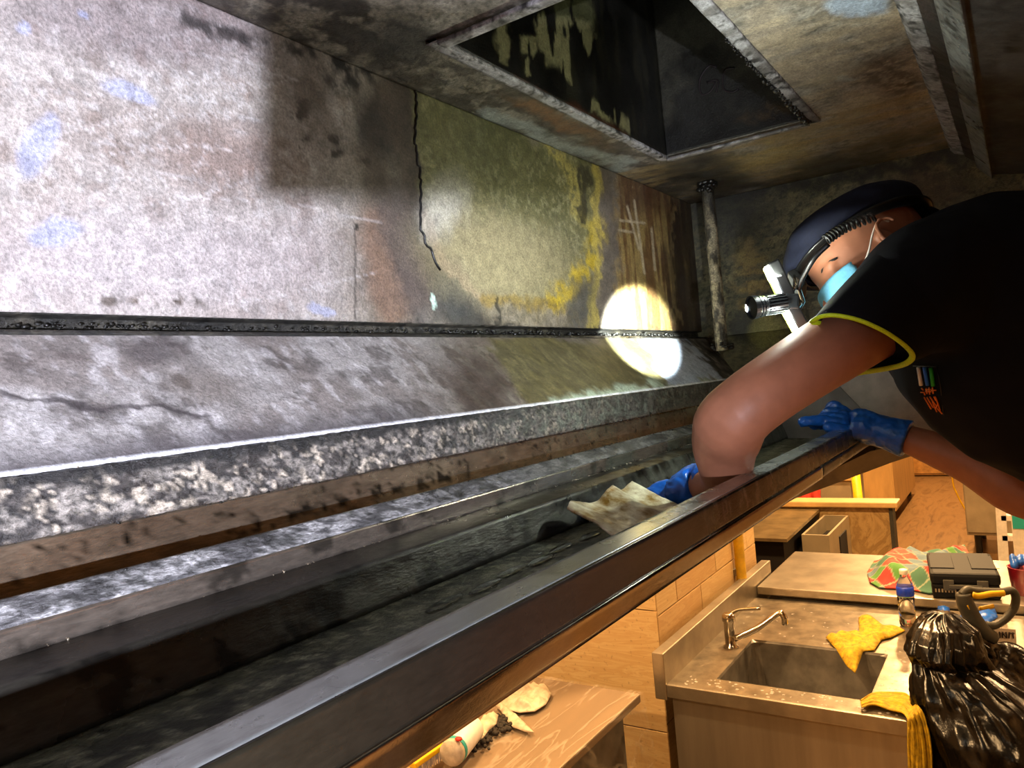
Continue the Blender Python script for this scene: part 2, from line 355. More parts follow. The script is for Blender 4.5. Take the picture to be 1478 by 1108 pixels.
# --- back panel, the big stained wall of the plenum
def paint_back(V):
    p = Paint(V, (.66, .625, .60)); c = p
    p.put(sm(.45, .62, p.n1), (.56, .51, .48), .6); p.put(sm(.55, .7, p.n2), (.47, .40, .36), .55); p.put(sm(.56, .72, p.n3), (.80, .78, .77), .45)
    p.put(p.ell(215, 30, 230, 60, 5, .6), (.42, .36, .38), .55); p.put(p.ell(320, 225, 90, 50, 0, .6), (.45, .33, .28), .45)
    p.put(p.ell(250, 380, 330, 70, 0, .7)*.6, (.68, .64, .64)); p.put(p.ell(240, 440, 60, 10, 0, .5)*sm(.45, .6, p.n3), (.25, .18, .12), .9)
    p.put(p.seg([(130, 440), (300, 432)], 7)*sm(.5, .6, p.n2), (.25, .2, .15), .8)
    # transition to the right: warmer, darker, streaky
    p.put(sm(430, 560, p.wx)*.75, (.44, .40, .33)); st = fbm(V*np.array([1, 1, .12]), 60, 4, 3)
    p.put(p.poly([(520, 300), (590, 300), (640, 440), (560, 480), (530, 420)], 18), (.47, .33, .25), .6)
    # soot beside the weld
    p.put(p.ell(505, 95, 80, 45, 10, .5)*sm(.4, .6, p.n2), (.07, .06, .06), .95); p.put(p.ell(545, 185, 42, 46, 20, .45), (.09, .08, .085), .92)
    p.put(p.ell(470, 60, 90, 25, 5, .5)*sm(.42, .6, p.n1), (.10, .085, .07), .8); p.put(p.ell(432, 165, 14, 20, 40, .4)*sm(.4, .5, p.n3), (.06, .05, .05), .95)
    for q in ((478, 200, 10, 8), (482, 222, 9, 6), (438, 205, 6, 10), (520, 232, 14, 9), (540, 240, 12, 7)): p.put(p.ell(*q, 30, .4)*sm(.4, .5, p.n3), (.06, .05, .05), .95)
    p.put(p.seg([(590, 90), (600, 160), (605, 250), (612, 330), (640, 390), (670, 450), (690, 480)], 26, 1.4), (.15, .12, .10), .88)
    p.put(p.seg([(560, 260), (575, 340), (600, 420), (612, 470)], 22, 1.3), (.30, .28, .28), .7)
    p.put(p.ell(655, 430, 30, 45, -20, .6), (.24, .25, .25), .7); p.put(p.seg([(618, 300), (640, 380), (700, 430)], 7), (.66, .56, .46), .7)
    p.put(p.seg([(630, 425), (634, 445)], 3.2), (.80, .92, .86), .9)
    p.put(p.poly([(395, 40), (590, 80), (600, 290), (560, 310), (470, 285), (420, 200)], 45)*sm(.3, .6, p.n1), (.33, .28, .24), .75)  # soot mottling that also deepens the phone's shadow in the colour
    # the round olive stain
    disc = p.poly([(600, 90), (660, 130), (760, 200), (862, 232), (866, 300), (858, 380), (820, 440), (760, 430), (700, 420), (640, 350), (608, 260)], 12)
    p.put(disc, (.46, .44, .29)); p.put(disc*sm(.42, .62, p.n1), (.37, .36, .23), .8); p.put(disc*sm(.54, .66, p.n3), (.62, .60, .45), .5)
    p.put(p.ell(725, 375, 110, 62, 15, .6), (.66, .61, .47), .8); p.put(p.ell(640, 300, 30, 40, 20, .7), (.82, .80, .76), .6); p.put(disc*p.ell(690, 190, 80, 70, 30, .7), (.30, .30, .18), .6)
    p.put(p.seg([(800, 438), (835, 405), (858, 360), (862, 330)], 13, 1.3)*sm(.3, .55, p.n2), (.80, .68, .16), .85); p.put(p.seg([(700, 432), (760, 436), (800, 440)], 7, 1.2), (.55, .45, .14), .7)
    p.put(p.seg([(790, 205), (825, 250), (832, 310), (850, 330)], 8, 1.2)*sm(.3, .5, p.n3), (.68, .62, .34), .8); p.put(p.seg([(862, 240), (866, 300), (862, 380), (858, 480)], 7, 1.1), (.76, .68, .34), .8)
    p.put(p.seg([(842, 250), (840, 320)], 6, 1)*.8, (.22, .2, .15)); p.put(p.ell(840, 440, 20, 40, 15, .5), (.27, .27, .26), .75)
    p.put(p.poly([(714, 432), (850, 440), (858, 482), (714, 480)], 5)*sm(.42, .6, p.n3), (.40, .36, .28), .6); p.put(p.seg([(714, 430), (715, 480)], 2.5), (.10, .09, .07), .8)
    # right part: grey strip, rust streaks, dark corner
    p.put(p.poly([(868, 240), (890, 250), (892, 480), (868, 480)], 5), (.42, .38, .34), .85)
    rp = p.poly([(890, 250), (1020, 285), (1020, 490), (892, 482)], 6)
    p.put(rp, (.62, .52, .30), .9); p.put(rp*sm(.42, .6, st), (.38, .24, .14), .75); p.put(rp*p.ell(925, 270, 45, 45, 20, .6), (.30, .19, .13), .8)
    p.put(rp*sm(955, 985, p.wx+30*(st-.5)), (.13, .10, .075), .88); p.put(rp*p.seg([(972, 300), (976, 470)], 3)*.8, (.45, .38, .24))
    p.put(p.poly([(300, 466), (1020, 478), (1020, 492), (300, 488)], 4)*sm(.4, .55, p.n3), (.12, .11, .09), .85)
    for a in (((905, 298), (922, 360)), ((895, 318), (930, 322)), ((893, 332), (912, 335)), ((915, 290), (930, 395)), ((940, 330), (945, 390))): p.put(p.seg(a, 1.6, 1, False), (.78, .72, .6), .7)
    # pale scuffs and long scratches on the left
    for q in ((185, 131, 38, 12, 18), (52, 208, 24, 44, 25), (86, 341, 42, 20, -4), (34, 43, 10, 9, 40), (117, 24, 9, 6, 0), (465, 450, 16, 7, 0)): p.put(p.ell(*q, .22), (.62, .64, .76), .65)
    rs = np.random.RandomState(3)
    L = [((0, 205), (110, 188), (230, 165)), ((90, 230), (300, 208)), ((110, 310), (260, 290), (380, 255)), ((250, 120), (400, 122)), ((270, 55), (385, 66)), ((240, 285), (400, 290)), ((240, 170), (320, 162), (378, 175)), ((260, 75), (380, 95)), ((320, 440), (420, 425)), ((275, 262), (300, 210)), ((60, 280), (30, 330))]
    L += [((x, y), (x+l, y+l*k)) for x, y, l, k in zip(rs.uniform(0, 480, 26), rs.uniform(20, 430, 26), rs.uniform(30, 150, 26), rs.uniform(-.35, .25, 26))]
    for a in L: p.put(p.seg(a, 1.1, 1, False), (.86, .84, .84), .32)
    p.put(p.seg([(512, 335), (512, 460)], 1.3, 1, False), (.15, .12, .1), .7); p.put(p.ell(518, 332, 5, 6, 0, .4), (.08, .07, .06), .9)
    p.put(p.seg([(265, 30), (380, 62), (480, 80), (560, 115)], 10, 1.2)*sm(.42, .55, p.n2), (.12, .10, .10), .85)
    return p.c
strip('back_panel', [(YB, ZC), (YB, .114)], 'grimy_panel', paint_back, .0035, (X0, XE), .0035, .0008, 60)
# weld seam running down the back panel
pts = [onY(x, y, YB)+np.array([0, -.0015, 0]) for x, y in spline([(590, 92), (600, 150), (598, 200), (606, 262), (607, 330), (634, 390)], 10)]
pts = [q+np.array([1, 0, 1])*(TAB[int(abs(q[2])*9e4) % 65536]-.5)*.006 for q in pts]
MB().tube(pts, [(.0028, .002)]*len(pts), 8).out('weld_seam', 'black_crud', hood, smooth=True)
def paint_dark(V):
    p = Paint(V, (.16, .15, .13)); p.put(sm(.5, .62, p.n2), (.30, .28, .24), .7); p.put(sm(.56, .64, p.n3), (.04, .04, .035), .9); return p.c
strip('ledge', [(YB, .114), (YB+.014, .110), (YB+.014, .098), (.786, .0945), (.782, .090)], 'crusted', paint_dark, .003, (X0, XE), .005, .002, 80)
# --- sloped panel under the ledge
P0, P1, P2 = (.786, .0925), (.66, -.0355), (.655, -.0855)
def paint_slope(V):
    p = Paint(V, (.62, .60, .59)); st = fbm(V*np.array([1, .5, .5]), 90, 4, 3)
    p.put(sm(.5, .66, p.n1), (.44, .40, .38), .7); p.put(sm(.54, .66, p.n2), (.30, .27, .26), .7); p.put(sm(.55, .7, st), (.78, .76, .76), .55)
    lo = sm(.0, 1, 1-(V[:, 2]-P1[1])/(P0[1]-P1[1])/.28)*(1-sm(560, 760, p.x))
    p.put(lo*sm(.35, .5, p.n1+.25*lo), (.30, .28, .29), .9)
    p.put(p.seg([(0, 565), (80, 570), (190, 588), (300, 610)], 3.2, 1), (.20, .17, .18), .85)
    p.put(p.ell(225, 510, 55, 18, 8, .5), (.30, .27, .27), .8); p.put(p.ell(300, 560, 60, 30, 20, .6), (.36, .31, .27), .6); p.put(p.ell(140, 520, 90, 12, 3, .6)*sm(.45, .6, p.n2), (.35, .31, .30), .6)
    p.put(sm(560, 700, p.wx), (.33, .27, .22), .8); p.put(sm(540, 740, p.wx)*sm(.5, .62, st), (.52, .50, .44), .5); p.put(p.ell(690, 560, 40, 50, -40, .5), (.19, .12, .085), .7)
    cl = p.poly([(695, 488), (940, 488), (955, 560), (760, 590)], 6); p.put(cl, (.38, .35, .21), .85); p.put(cl*sm(.4, .6, st), (.26, .23, .14), .6)
    p.put(p.poly([(770, 588), (860, 560), (1050, 545), (1060, 555), (780, 600)], 8)*sm(.3, .5, p.n2), (.70, .76, .68), .8); p.put(p.poly([(922, 488), (990, 488), (1050, 545), (960, 552)], 4), (.66, .70, .78), .9)  # bluish patch paints the headlamp beam's pool of light on the slope
    p.put(p.poly([(985, 486), (1060, 486), (1100, 560), (1052, 548)], 5)*sm(.35, .5, p.n2), (.16, .15, .12), .95)
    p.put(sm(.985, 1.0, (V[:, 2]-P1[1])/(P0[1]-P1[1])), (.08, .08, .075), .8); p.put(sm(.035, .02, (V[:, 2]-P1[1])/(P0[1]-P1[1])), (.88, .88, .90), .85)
    return p.c
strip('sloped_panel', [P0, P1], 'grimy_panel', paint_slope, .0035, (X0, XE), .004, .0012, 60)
def paint_face1(V):
    p = Paint(V, (.53, .50, .47)); st = fbm(V*np.array([.5, 1, 1]), 130, 4, 3)
    p.put(sm(.47, .57, p.n3), (.12, .115, .12), .95); p.put(sm(.46, .56, st), (.14, .12, .12), .85); p.put(sm(.6, .7, p.n3), (.86, .80, .72), .7)
    p.put(sm(560, 900, p.wx), (.20, .19, .17), .8); p.put(sm(560, 900, p.wx)*sm(.5, .58, st), (.40, .42, .38), .6)
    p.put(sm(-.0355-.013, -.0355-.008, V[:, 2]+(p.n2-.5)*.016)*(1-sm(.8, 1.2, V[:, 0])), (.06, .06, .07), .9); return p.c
strip('filter_rail', [P1, (.657, -.037), P2, (.668, -.087)], 'crusted', paint_face1, .003, (X0, 2.13), .004, .004, 60, label='upper crusted filter rail')
def paint_bare(V):
    p = Paint(V, (.62, .56, .48)); st = fbm(V*np.array([1, 1, .3]), 40, 4, 3)
    p.put(sm(.55, .66, p.n2)*sm(.02, .0, V[:, 2]*0+.01), (.2, .19, .17), .5); p.put(sm(.50, .62, st)*sm(.7, 1.2, V[:, 0]), (.62, .60, .50), .7)
    for q in ((190, 775, 9, 6), (50, 788, 5, 4), (330, 745, 5, 4)): p.put(p.ell(*q, 0, .3), (.05, .04, .03), .95)
    p.put(p.seg([(330, 770), (520, 720), (640, 690)], 9)*sm(.48, .58, p.n3), (.05, .05, .045), .85); p.put(sm(.64, .7, p.n3), (.1, .09, .08), .7); return p.c
strip('recess_plate', [(.668, -.087), (.668, -.14)], 'recess_steel', paint_bare, .004, (X0, 2.15), .006)
def paint_rail2(V):
    p = Paint(V, (.64, .63, .63)); st = fbm(V*np.array([.35, 1, 1]), 90, 4, 3)
    p.put(sm(.47, .58, st), (.22, .21, .22), .85); p.put(sm(.56, .64, p.n3), (.08, .08, .08), .7); p.put(sm(450, 800, p.wx), (.22, .22, .21), .7); return p.c
strip('filter_rail', [(.606, -.1175), (.600, -.1168), (.576, -.1312)], 'crusted', paint_rail2, .003, (X0, 2.13), .004, .002, 70, label='middle filter rail with grey scraped crust')
def paint_r2f(V):
    p = Paint(V, (.60, .55, .50)); p.put(sm(.55, .66, p.n2), (.2, .19, .17), .7); p.put(sm(.5, .6, p.n1)*sm(.6, 1.2, V[:, 0]), (.58, .6, .55), .7); return p.c
strip('rail_face', [(.576, -.1312), (.577, -.1508), (.583, -.1512)], 'recess_steel', paint_r2f, .003, (X0, 2.13), .005)
def paint_r3(V):
    p = Paint(V, (.27, .265, .25)); up = sm(-.176, -.158, V[:, 2]+(p.n1-.5)*.03)
    p.put(sm(.45, .6, p.n1), (.34, .34, .32), .8); p.put(up, (.12, .10, .075), .85); p.put(sm(.57, .65, p.n2), (.06, .055, .05), .85)  # top band darkened, shade under the edge above put into the colour
    p.put(p.seg([(560, 740), (590, 760)], 8), (.05, .05, .05), .9); p.put(sm(.8, 1.3, V[:, 0])*sm(.45, .6, fbm(V*np.array([1, 1, .2]), 60, 3, 1)), (.42, .43, .40), .6); return p.c
strip('filter_rail', [(.583, -.1512), (.56, -.153), (.535, -.1575), (.522, -.1975), (.528, -.201)], 'rail_steel', paint_r3, .004, (X0, 2.13), .005, .0015, 50, label='dark lower rail above the gutter')
def paint_gut(V):
    p = Paint(V, (.36, .37, .30)); p.put(sm(.47, .56, p.n2), (.12, .12, .08), .9); p.put(sm(.53, .62, p.n3), (.62, .63, .54), .7); p.put(sm(.55, .66, p.n1)*sm(.5, .9, V[:, 0]), (.55, .56, .44), .7); return p.c
strip('grease_gutter', [(.530, -.192), (.522, -.200), (.36, -.206), (.345, -.203), (.336, -.19)], 'crusted', paint_gut, .005, (X0, 2.1), .006, .003, 45)
# --- front lip: top, fascia and polished lower flange
def paint_lip(V):
    p = Paint(V, (.62, .63, .63)); p.put(sm(.58, .66, p.n2), (.35, .35, .34), .6)
    for q in ((1003, 722, 12, 4, -20), (900, 765, 6, 3, -20), (536, 940, 16, 3, -25), (1022, 700, 10, 6, 0)): p.put(p.ell(*q, .4), (.10, .08, .06), .9)
    return p.c
def paint_fascia(V):
    p = Paint(V, (.20, .16, .13)); st = np.abs(fbm(V*np.array([.8, 1, .6]), 42, 4, 3)-.5); st2 = np.abs(fbm(V, 75, 3, 5)-.5)
    z = sm(.72, .95, V[:, 0]); p.put(z*(1-sm(.012, .035, st)), (.48, .42, .36), .75); p.put(z*(1-sm(.008, .02, st2))*sm(.5, .6, p.n1), (.05, .04, .035), .9)
    p.put(sm(.45, .2, V[:, 0]), (.20, .20, .15), .5); return p.c  # olive near end paints a soft reflection into the colour
YL = .297
strip('lip_top', [(.336, -.198), (.332, -.150), (.330, -.1482), (YL+.0025, -.1484)], 'lip_steel', paint_lip, .004, (X0, 2.02), .008)
strip('lip_fascia', [(YL+.0025, -.1484), (YL+.0006, -.1490), (YL, -.1510), (YL-.0005, -.1812)], 'lip_steel', paint_fascia, .003, (X0, 2.02), .004)
strip('lip_flange', [(YL-.0005, -.1812), (YL-.0022, -.1822), (YL-.0030, -.1838), (YL-.0030, -.2005), (YL+.003, -.203), (.34, -.207)], 'polished_flange', lambda V: Paint(V, (.70, .66, .60)).c, .003, (X0, 1.35), .01)
strip('lip_flange', [(YL-.0005, -.1812), (YL-.0022, -.1822), (YL-.0030, -.1838), (YL-.0020, -.1965), (YL+.003, -.203), (.34, -.208)], 'rail_steel', lambda V: Paint(V, (.24, .22, .19)).c, .003, (1.355, 1.9), .01, label='darker end length of the lip flange')
# crumbs of grease and bright beads along the edges
def crumbs(name, line, n, spread, size, mat, bias=None):
    mb = MB(); rs = np.random.RandomState(len(name)*7+n)
    for k in range(n):
        x = rs.uniform(.25, 2.1); s = size*rs.uniform(.4, 1.3)*(1+.6*(x > 1)); c = np.array([x, line[0]+rs.normal()*spread, line[1]+rs.normal()*spread*.5])
        bm = bmesh.new(); bmesh.ops.create_icosphere(bm, subdivisions=1, radius=s)
        mb.add([(np.array(v.co)*np.array([rs.uniform(.7, 1.8), 1, .8])+c+rs.normal(size=3)*s*.2) for v in bm.verts], [[v.index for v in f.verts] for f in bm.faces]); bm.free()
    return mb.out(name, mat, hood, kind='stuff', smooth=True)
crumbs('grease_crumbs', (YB-.001, .101), 380, .003, .0021, 'black_crud'); crumbs('grease_crumbs', (.657, -.086), 260, .0012, .0014, 'black_crud')
crumbs('grease_beads', (.6605, -.0358), 420, .0006, .0010, 'wet_steel'); crumbs('grease_beads', (.577, -.1515), 380, .0005, .0010, 'wet_steel'); crumbs('grease_crumbs', (.60, -.1175), 220, .001, .0012, 'black_crud')
# a film of water lying in the gutter
mb = MB(); V = []
for k, (x, y) in enumerate([(.56, .475), (.62, .47), (.68, .478), (.73, .472), (.79, .48), (.86, .478), (.93, .485), (1.0, .48)]):
    mb.ell((x, y, -.2005), (.032, .004, 0), (0, .010, 0), (0, 0, .0016), 16, 6)
tag(mb.out('wash_water', 'water', smooth=True), 'thin line of glinting wash water lying in the grease gutter', 'water')['kind'] = 'stuff'
mb = MB(); rs = np.random.RandomState(12)  # white flecks painted in place of glints on the wet gutter
for k in range(60):
    t_ = rs.rand(); c = onZ(622+rs.normal()*3+(775-622)*t_, 860-(860-798)*t_+rs.normal()*1.5, -.2015); s = rs.uniform(.002, .007)
    mb.ell(c, (s*2.6, s*.3, 0), (0, s*.5, 0), (0, 0, .0012), 10, 5)
tag(mb.out('painted_glint', 'glint', smooth=True), 'painted white streak standing in for glints along the wet grease gutter', 'glint')['kind'] = 'stuff'
# --- ceiling of the plenum with the duct opening
OX0, OX1, OY0, OY1 = .88, 1.70, .335, .652
def paint_ceil(V):
    p = Paint(V, (.50, .47, .42)); st = fbm(V*np.array([1, .25, 1]), 40, 4, 3)
    p.put(sm(.45, .58, p.n1), (.30, .26, .20), .8); p.put(sm(.5, .6, p.n2), (.62, .60, .56), .6); p.put(sm(.55, .63, p.n3), (.14, .12, .10), .6)
    lf = sm(OY1, OY1+.01, V[:, 1]); p.put(lf*sm(.42, .55, p.n2), (.16, .12, .09), .8); p.put(lf*p.seg([(700, 165), (800, 205), (900, 240)], 10), (.58, .60, .58), .8); p.put(p.ell(800, 170, 70, 9, 27, .5), (.44, .30, .16), .7)
    p.put(p.ell(480, 20, 90, 45, 0, .6)*sm(.38, .55, p.n2), (.12, .09, .08), .8); p.put(p.ell(590, 55, 60, 30, 0, .5), (.12, .11, .11), .8)
    r = sm(OY0-.005, OY0-.012, V[:, 1])*0+(V[:, 1] < OY0-.022); p.put(r*sm(.40, .58, p.n1), (.60, .55, .48), .8); p.put(r*sm(.5, .62, st), (.66, .60, .50), .6)
    p.put(r*p.ell(1290, 110, 50, 25, 20, .6)*sm(.35, .5, p.n3), (.26, .17, .12), .8); p.put(r*p.ell(1240, 8, 40, 16, 0, .25), (.60, .66, .74), .9); p.put(r*p.ell(1225, 110, 18, 5, 0, .3), (.64, .66, .66), .8)
    f = (V[:, 0] > OX1+.01); p.put(f*sm(.4, .6, st), (.56, .48, .32), .8); p.put(f*sm(.35, .55, p.n1)*sm(1.85, 2.1, V[:, 0]), (.20, .17, .12), .85); p.put(f*p.ell(1110, 225, 60, 14, -12, .6), (.66, .58, .36), .7)
    p.put(p.ell(1010, 245, 60, 26, 0, .6), (.09, .08, .06), .75); return p.c
nx, ny = 500, 132
V, F = gridv(nx, ny, lambda u, v: np.stack([X0+u*(XE-X0), .083+v*(YB-.083), np.full(len(u), ZC)], 1))
cc = V[F].mean(1); keep = ~((cc[:, 0] > OX0) & (cc[:, 0] < OX1) & (cc[:, 1] > OY0) & (cc[:, 1] < OY1))
h = (fbm(V, 30, 4, 9)-.5)*.003; V2 = V+np.stack([0*h, 0*h, h], 1)
mesh_obj('top_panel', V2, F[keep], 'grimy_ceiling', hood, True, paint_ceil(V), mods=[('SOLIDIFY', dict(thickness=.002, offset=0))])
# flange folded round the opening
def paint_fl(V):
    p = Paint(V, (.62, .61, .62)); p.put(sm(.52, .6, p.n2), (.34, .32, .30), .7); p.put(sm(.57, .63, p.n3), (.08, .07, .06), .9); return p.c
def colbox(mb_, name, mat, painter, parent, n=4, label=None):
    bm = bmesh.new(); vs = [bm.verts.new(v) for v in mb_.V]; [bm.faces.new([vs[i] for i in f]) for f in mb_.F]
    bm.edges.ensure_lookup_table()
    for _ in range(n): 
        L = [e for e in bm.edges if e.calc_length() > .012]
        if not L: break
        bmesh.ops.subdivide_edges(bm, edges=L, cuts=min(8, 1+int(max(e.calc_length() for e in L)/.05)), use_grid_fill=True)
        if len(bm.verts) > 16000: break
    bm.verts.index_update(); V = np.array([v.co[:] for v in bm.verts]); F = [[v.index for v in f.verts] for f in bm.faces]; bm.free()
    return mesh_obj(name, V, F, mat, parent, False, painter(V), label=label)
fw = .020
for nm, lo, hi in (('a', (OX0-fw, OY0-fw, ZC-.006), (OX1+fw, OY0, ZC+.002)), ('b', (OX0-fw, OY1, ZC-.006), (OX1+fw, OY1+fw, ZC+.002)), ('c', (OX0-fw, OY0, ZC-.006), (OX0, OY1, ZC+.002)), ('d', (OX1, OY0, ZC-.006), (OX1+fw*.7, OY1, ZC+.002))):
    n_u = max(int((hi[0]-lo[0])/.006), 3)
    if hi[0]-lo[0] > .1: strip('duct_flange', [(lo[1], hi[2]), (lo[1], lo[2]), (hi[1], lo[2]), (hi[1], hi[2])], 'grimy_ceiling', paint_fl, .005, (lo[0], hi[0]), .006, .0015, 70, thick=.001)
    else:
        V, F = gridv(5, 60, lambda u, v: np.stack([lo[0]+u*(hi[0]-lo[0]), lo[1]+v*(hi[1]-lo[1]), np.full(len(u), lo[2])], 1)); mesh_obj('duct_flange', V, F, 'grimy_ceiling', hood, True, paint_fl(V), mods=[('SOLIDIFY', dict(thickness=.006, offset=-1))])
# ragged grease hanging at the flange corner
mb = MB(); rs = np.random.RandomState(4)
for k in range(170):
    t_ = rs.rand()**1.6; c = np.array([OX1-.55*t_, OY0+.002+rs.normal()*.002, ZC-.006+rs.normal()*.002]); s = .004*(1-t_)+.0016
    mb.ell(c, (s*rs.uniform(.6, 1.5), 0, 0), (0, s, 0), (0, s*.3, s*rs.uniform(.6, 1.6)), 6, 4)
mb.out('grease_crumbs', 'black_crud', hood, kind='stuff', smooth=True)
# duct walls above the opening
def paint_duct(V):
    p = Paint(V, (.085, .08, .065)); p.put(sm(.45, .6, p.n1), (.05, .045, .035), .8); st = fbm(V*np.array([1, 1, .22]), 34, 4, 3); p.put(sm(.55, .7, st), (.16, .15, .10), .6)
    p.warp(14); k = sm(.47, .52, fbm(V*np.array([1.0, 1, .35]), 26, 4, 12)); PC = (.52, .50, .36)
    p.put(p.poly([(768, 20), (850, 28), (858, 60), (845, 128), (820, 125), (800, 100), (780, 75)], 4)*k, PC); p.put(p.poly([(713, 20), (728, 22), (733, 95), (722, 90), (715, 60)], 3), PC, .9)
    p.put(p.poly([(750, 50), (775, 55), (772, 80), (752, 70)], 3)*k, PC); p.put(p.poly([(843, 140), (862, 150), (912, 175), (916, 196), (880, 180), (845, 162)], 4)*k, PC); p.put(p.seg([(768, 60), (768, 110)], 3)*k, PC)
    p.put(p.poly([(790, -40), (850, -40), (856, 30), (775, 30)], 6)*k*.5, (.40, .40, .26)); p.put(p.seg([(640, 78), (760, 130), (900, 198)], 7), (.26, .13, .06), .6)
    return p.c
def paint_ductend(V):
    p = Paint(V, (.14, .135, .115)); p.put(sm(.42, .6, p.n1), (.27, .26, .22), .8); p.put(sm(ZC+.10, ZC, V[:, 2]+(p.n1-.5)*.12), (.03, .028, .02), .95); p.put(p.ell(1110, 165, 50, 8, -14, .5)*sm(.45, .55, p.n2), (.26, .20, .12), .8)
    return p.c
ZD = ZC+1.0
def wallgrid(name, f, nu, nv, painter, label=None, mat='duct_metal'):
    V, F = gridv(nu, nv, f); return mesh_obj(name, V, F, mat, hood, True, painter(V), mods=[('SOLIDIFY', dict(thickness=.002, offset=0))], label=label)
wallgrid('duct_wall', lambda u, v: np.stack([OX0+u*(OX1-OX0), np.full(len(u), OY1), ZC+v*1.0], 1), 200, 240, paint_duct, 'duct wall with peeling yellowish coating')
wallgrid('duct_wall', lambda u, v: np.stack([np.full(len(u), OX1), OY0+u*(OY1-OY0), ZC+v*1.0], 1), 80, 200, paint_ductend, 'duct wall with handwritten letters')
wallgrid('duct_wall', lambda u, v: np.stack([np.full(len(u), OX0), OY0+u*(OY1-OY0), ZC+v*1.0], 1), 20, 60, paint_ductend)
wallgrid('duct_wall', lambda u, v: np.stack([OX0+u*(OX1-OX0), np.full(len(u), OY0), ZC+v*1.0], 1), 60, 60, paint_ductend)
MB().box((OX0, OY0, ZD), (OX1, OY1, ZD+.004)).out('duct_cap', 'dark_void', hood)
# marker letters G C
mb = MB()
for s in ([(1034, 97), (1024, 95), (1013, 108), (1009, 124), (1014, 137), (1026, 131), (1032, 119), (1020, 119), (1036, 116), (1034, 133)], [(1060, 98), (1047, 101), (1043, 116), (1046, 130), (1058, 133), (1066, 128)]):
    P = [onX(x, y, OX1-.0025) for x, y in spline(s, 5)]; mb.tube(P, .0022, 5)
mb.out('marker_letters', 'ink', hood, smooth=True)
# --- end wall
def paint_end(V):
    p = Paint(V, (.36, .34, .25)); st = fbm(V*np.array([1, .5, 1]), 60, 4, 3)
    p.put(sm(.42, .58, p.n1), (.24, .22, .15), .8); p.put(sm(.52, .64, st), (.50, .46, .32), .6); p.put(sm(.56, .62, p.n3), (.09, .08, .05), .7)
    p.put(p.ell(1060, 300, 60, 60, 0, .6), (.10, .09, .065), .85); p.put(p.ell(1340, 265, 60, 30, 0, .6), (.26, .18, .12), .7); p.put(p.seg([(1040, 290), (1200, 258), (1380, 228)], 8, 1.2), (.07, .06, .05), .85)
    p.put(p.ell(1085, 400, 24, 50, 0, .6)*sm(.4, .55, st), (.55, .45, .22), .6); p.put(p.ell(1075, 470, 22, 20, 0, .5), (.07, .06, .05), .85); p.put(p.ell(1110, 480, 22, 24, 0, .6), (.58, .56, .30), .7); return p.c
V, F = gridv(260, 190, lambda u, v: np.stack([np.full(len(u), XE), -.32+u*(YB+.345), ZC-v*.62], 1))
mesh_obj('end_panel', V+np.stack([(fbm(V, 30, 3)-.5)*.003, 0*V[:, 0], 0*V[:, 0]], 1), F, 'grimy_panel', hood, True, paint_end(V), mods=[('SOLIDIFY', dict(thickness=.002, offset=0))])
# mitred slope at the end wall
def sl(u, v): return np.stack([XE-.128*v, YB+(-.25-YB)*u, P0[1]-.128*v], 1)
V, F = gridv(120, 40, sl); mesh_obj('end_sloped_panel', V, F, 'grimy_panel', hood, True, paint_end(V)*.75, mods=[('SOLIDIFY', dict(thickness=.002, offset=0))])
V, F = gridv(60, 40, lambda u, v: np.stack([np.full(len(u), 2.135), .30+u*.36, -.035-v*.165], 1)); mesh_obj('end_plate', V, F, 'rail_steel', hood, True, paint_gut(V)*1.6, mods=[('SOLIDIFY', dict(thickness=.002, offset=0))])
# support post in the corner
def paint_post(V):
    p = Paint(V, (.60, .56, .46)); st = fbm(V*np.array([1, 1, .4]), 70, 4, 3); p.put(sm(.47, .56, st), (.15, .12, .09), .9); p.put(sm(.36, .46, V[:, 2]+(p.n1-.5)*.08), (.05, .045, .035), .9); return p.c
a, b_ = onX(1021, 262, 2.03), onX(1043, 520, 2.03); a[2] = ZC-.001; b_[1] = a[1] = (a[1]+b_[1])/2; b_[2] = .045
V, F = gridv(25, 120, lambda u, v: np.stack([2.03+.0165*np.cos(2*math.pi*u), a[1]+.0165*np.sin(2*math.pi*u), a[2]+(b_[2]-a[2])*v], 1))
h = (fbm(V, 50, 3)-.5)*.004; mesh_obj('support_post', V+np.stack([h, h, 0*h], 1), F, 'crusted', hood, True, paint_post(V))
mb = MB(); rs = np.random.RandomState(8)
for k in range(40): q = rs.uniform(0, 6.28); s = rs.uniform(.004, .011); mb.ell((2.03+.02*math.cos(q), a[1]+.02*math.sin(q), ZC-.004-abs(rs.normal())*.008), (s, 0, 0), (0, s, 0), (0, 0, s*.7), 7, 5)
for k in range(30): q = rs.uniform(0, 6.28); s = rs.uniform(.004, .009); mb.ell((2.03+.022*math.cos(q), a[1]+.025*math.sin(q), .05+abs(rs.normal())*.006), (s, 0, 0), (0, s, 0), (0, 0, s*.6), 7, 5)
mb.out('grease_crumbs', 'black_crud', hood, kind='stuff', smooth=True)
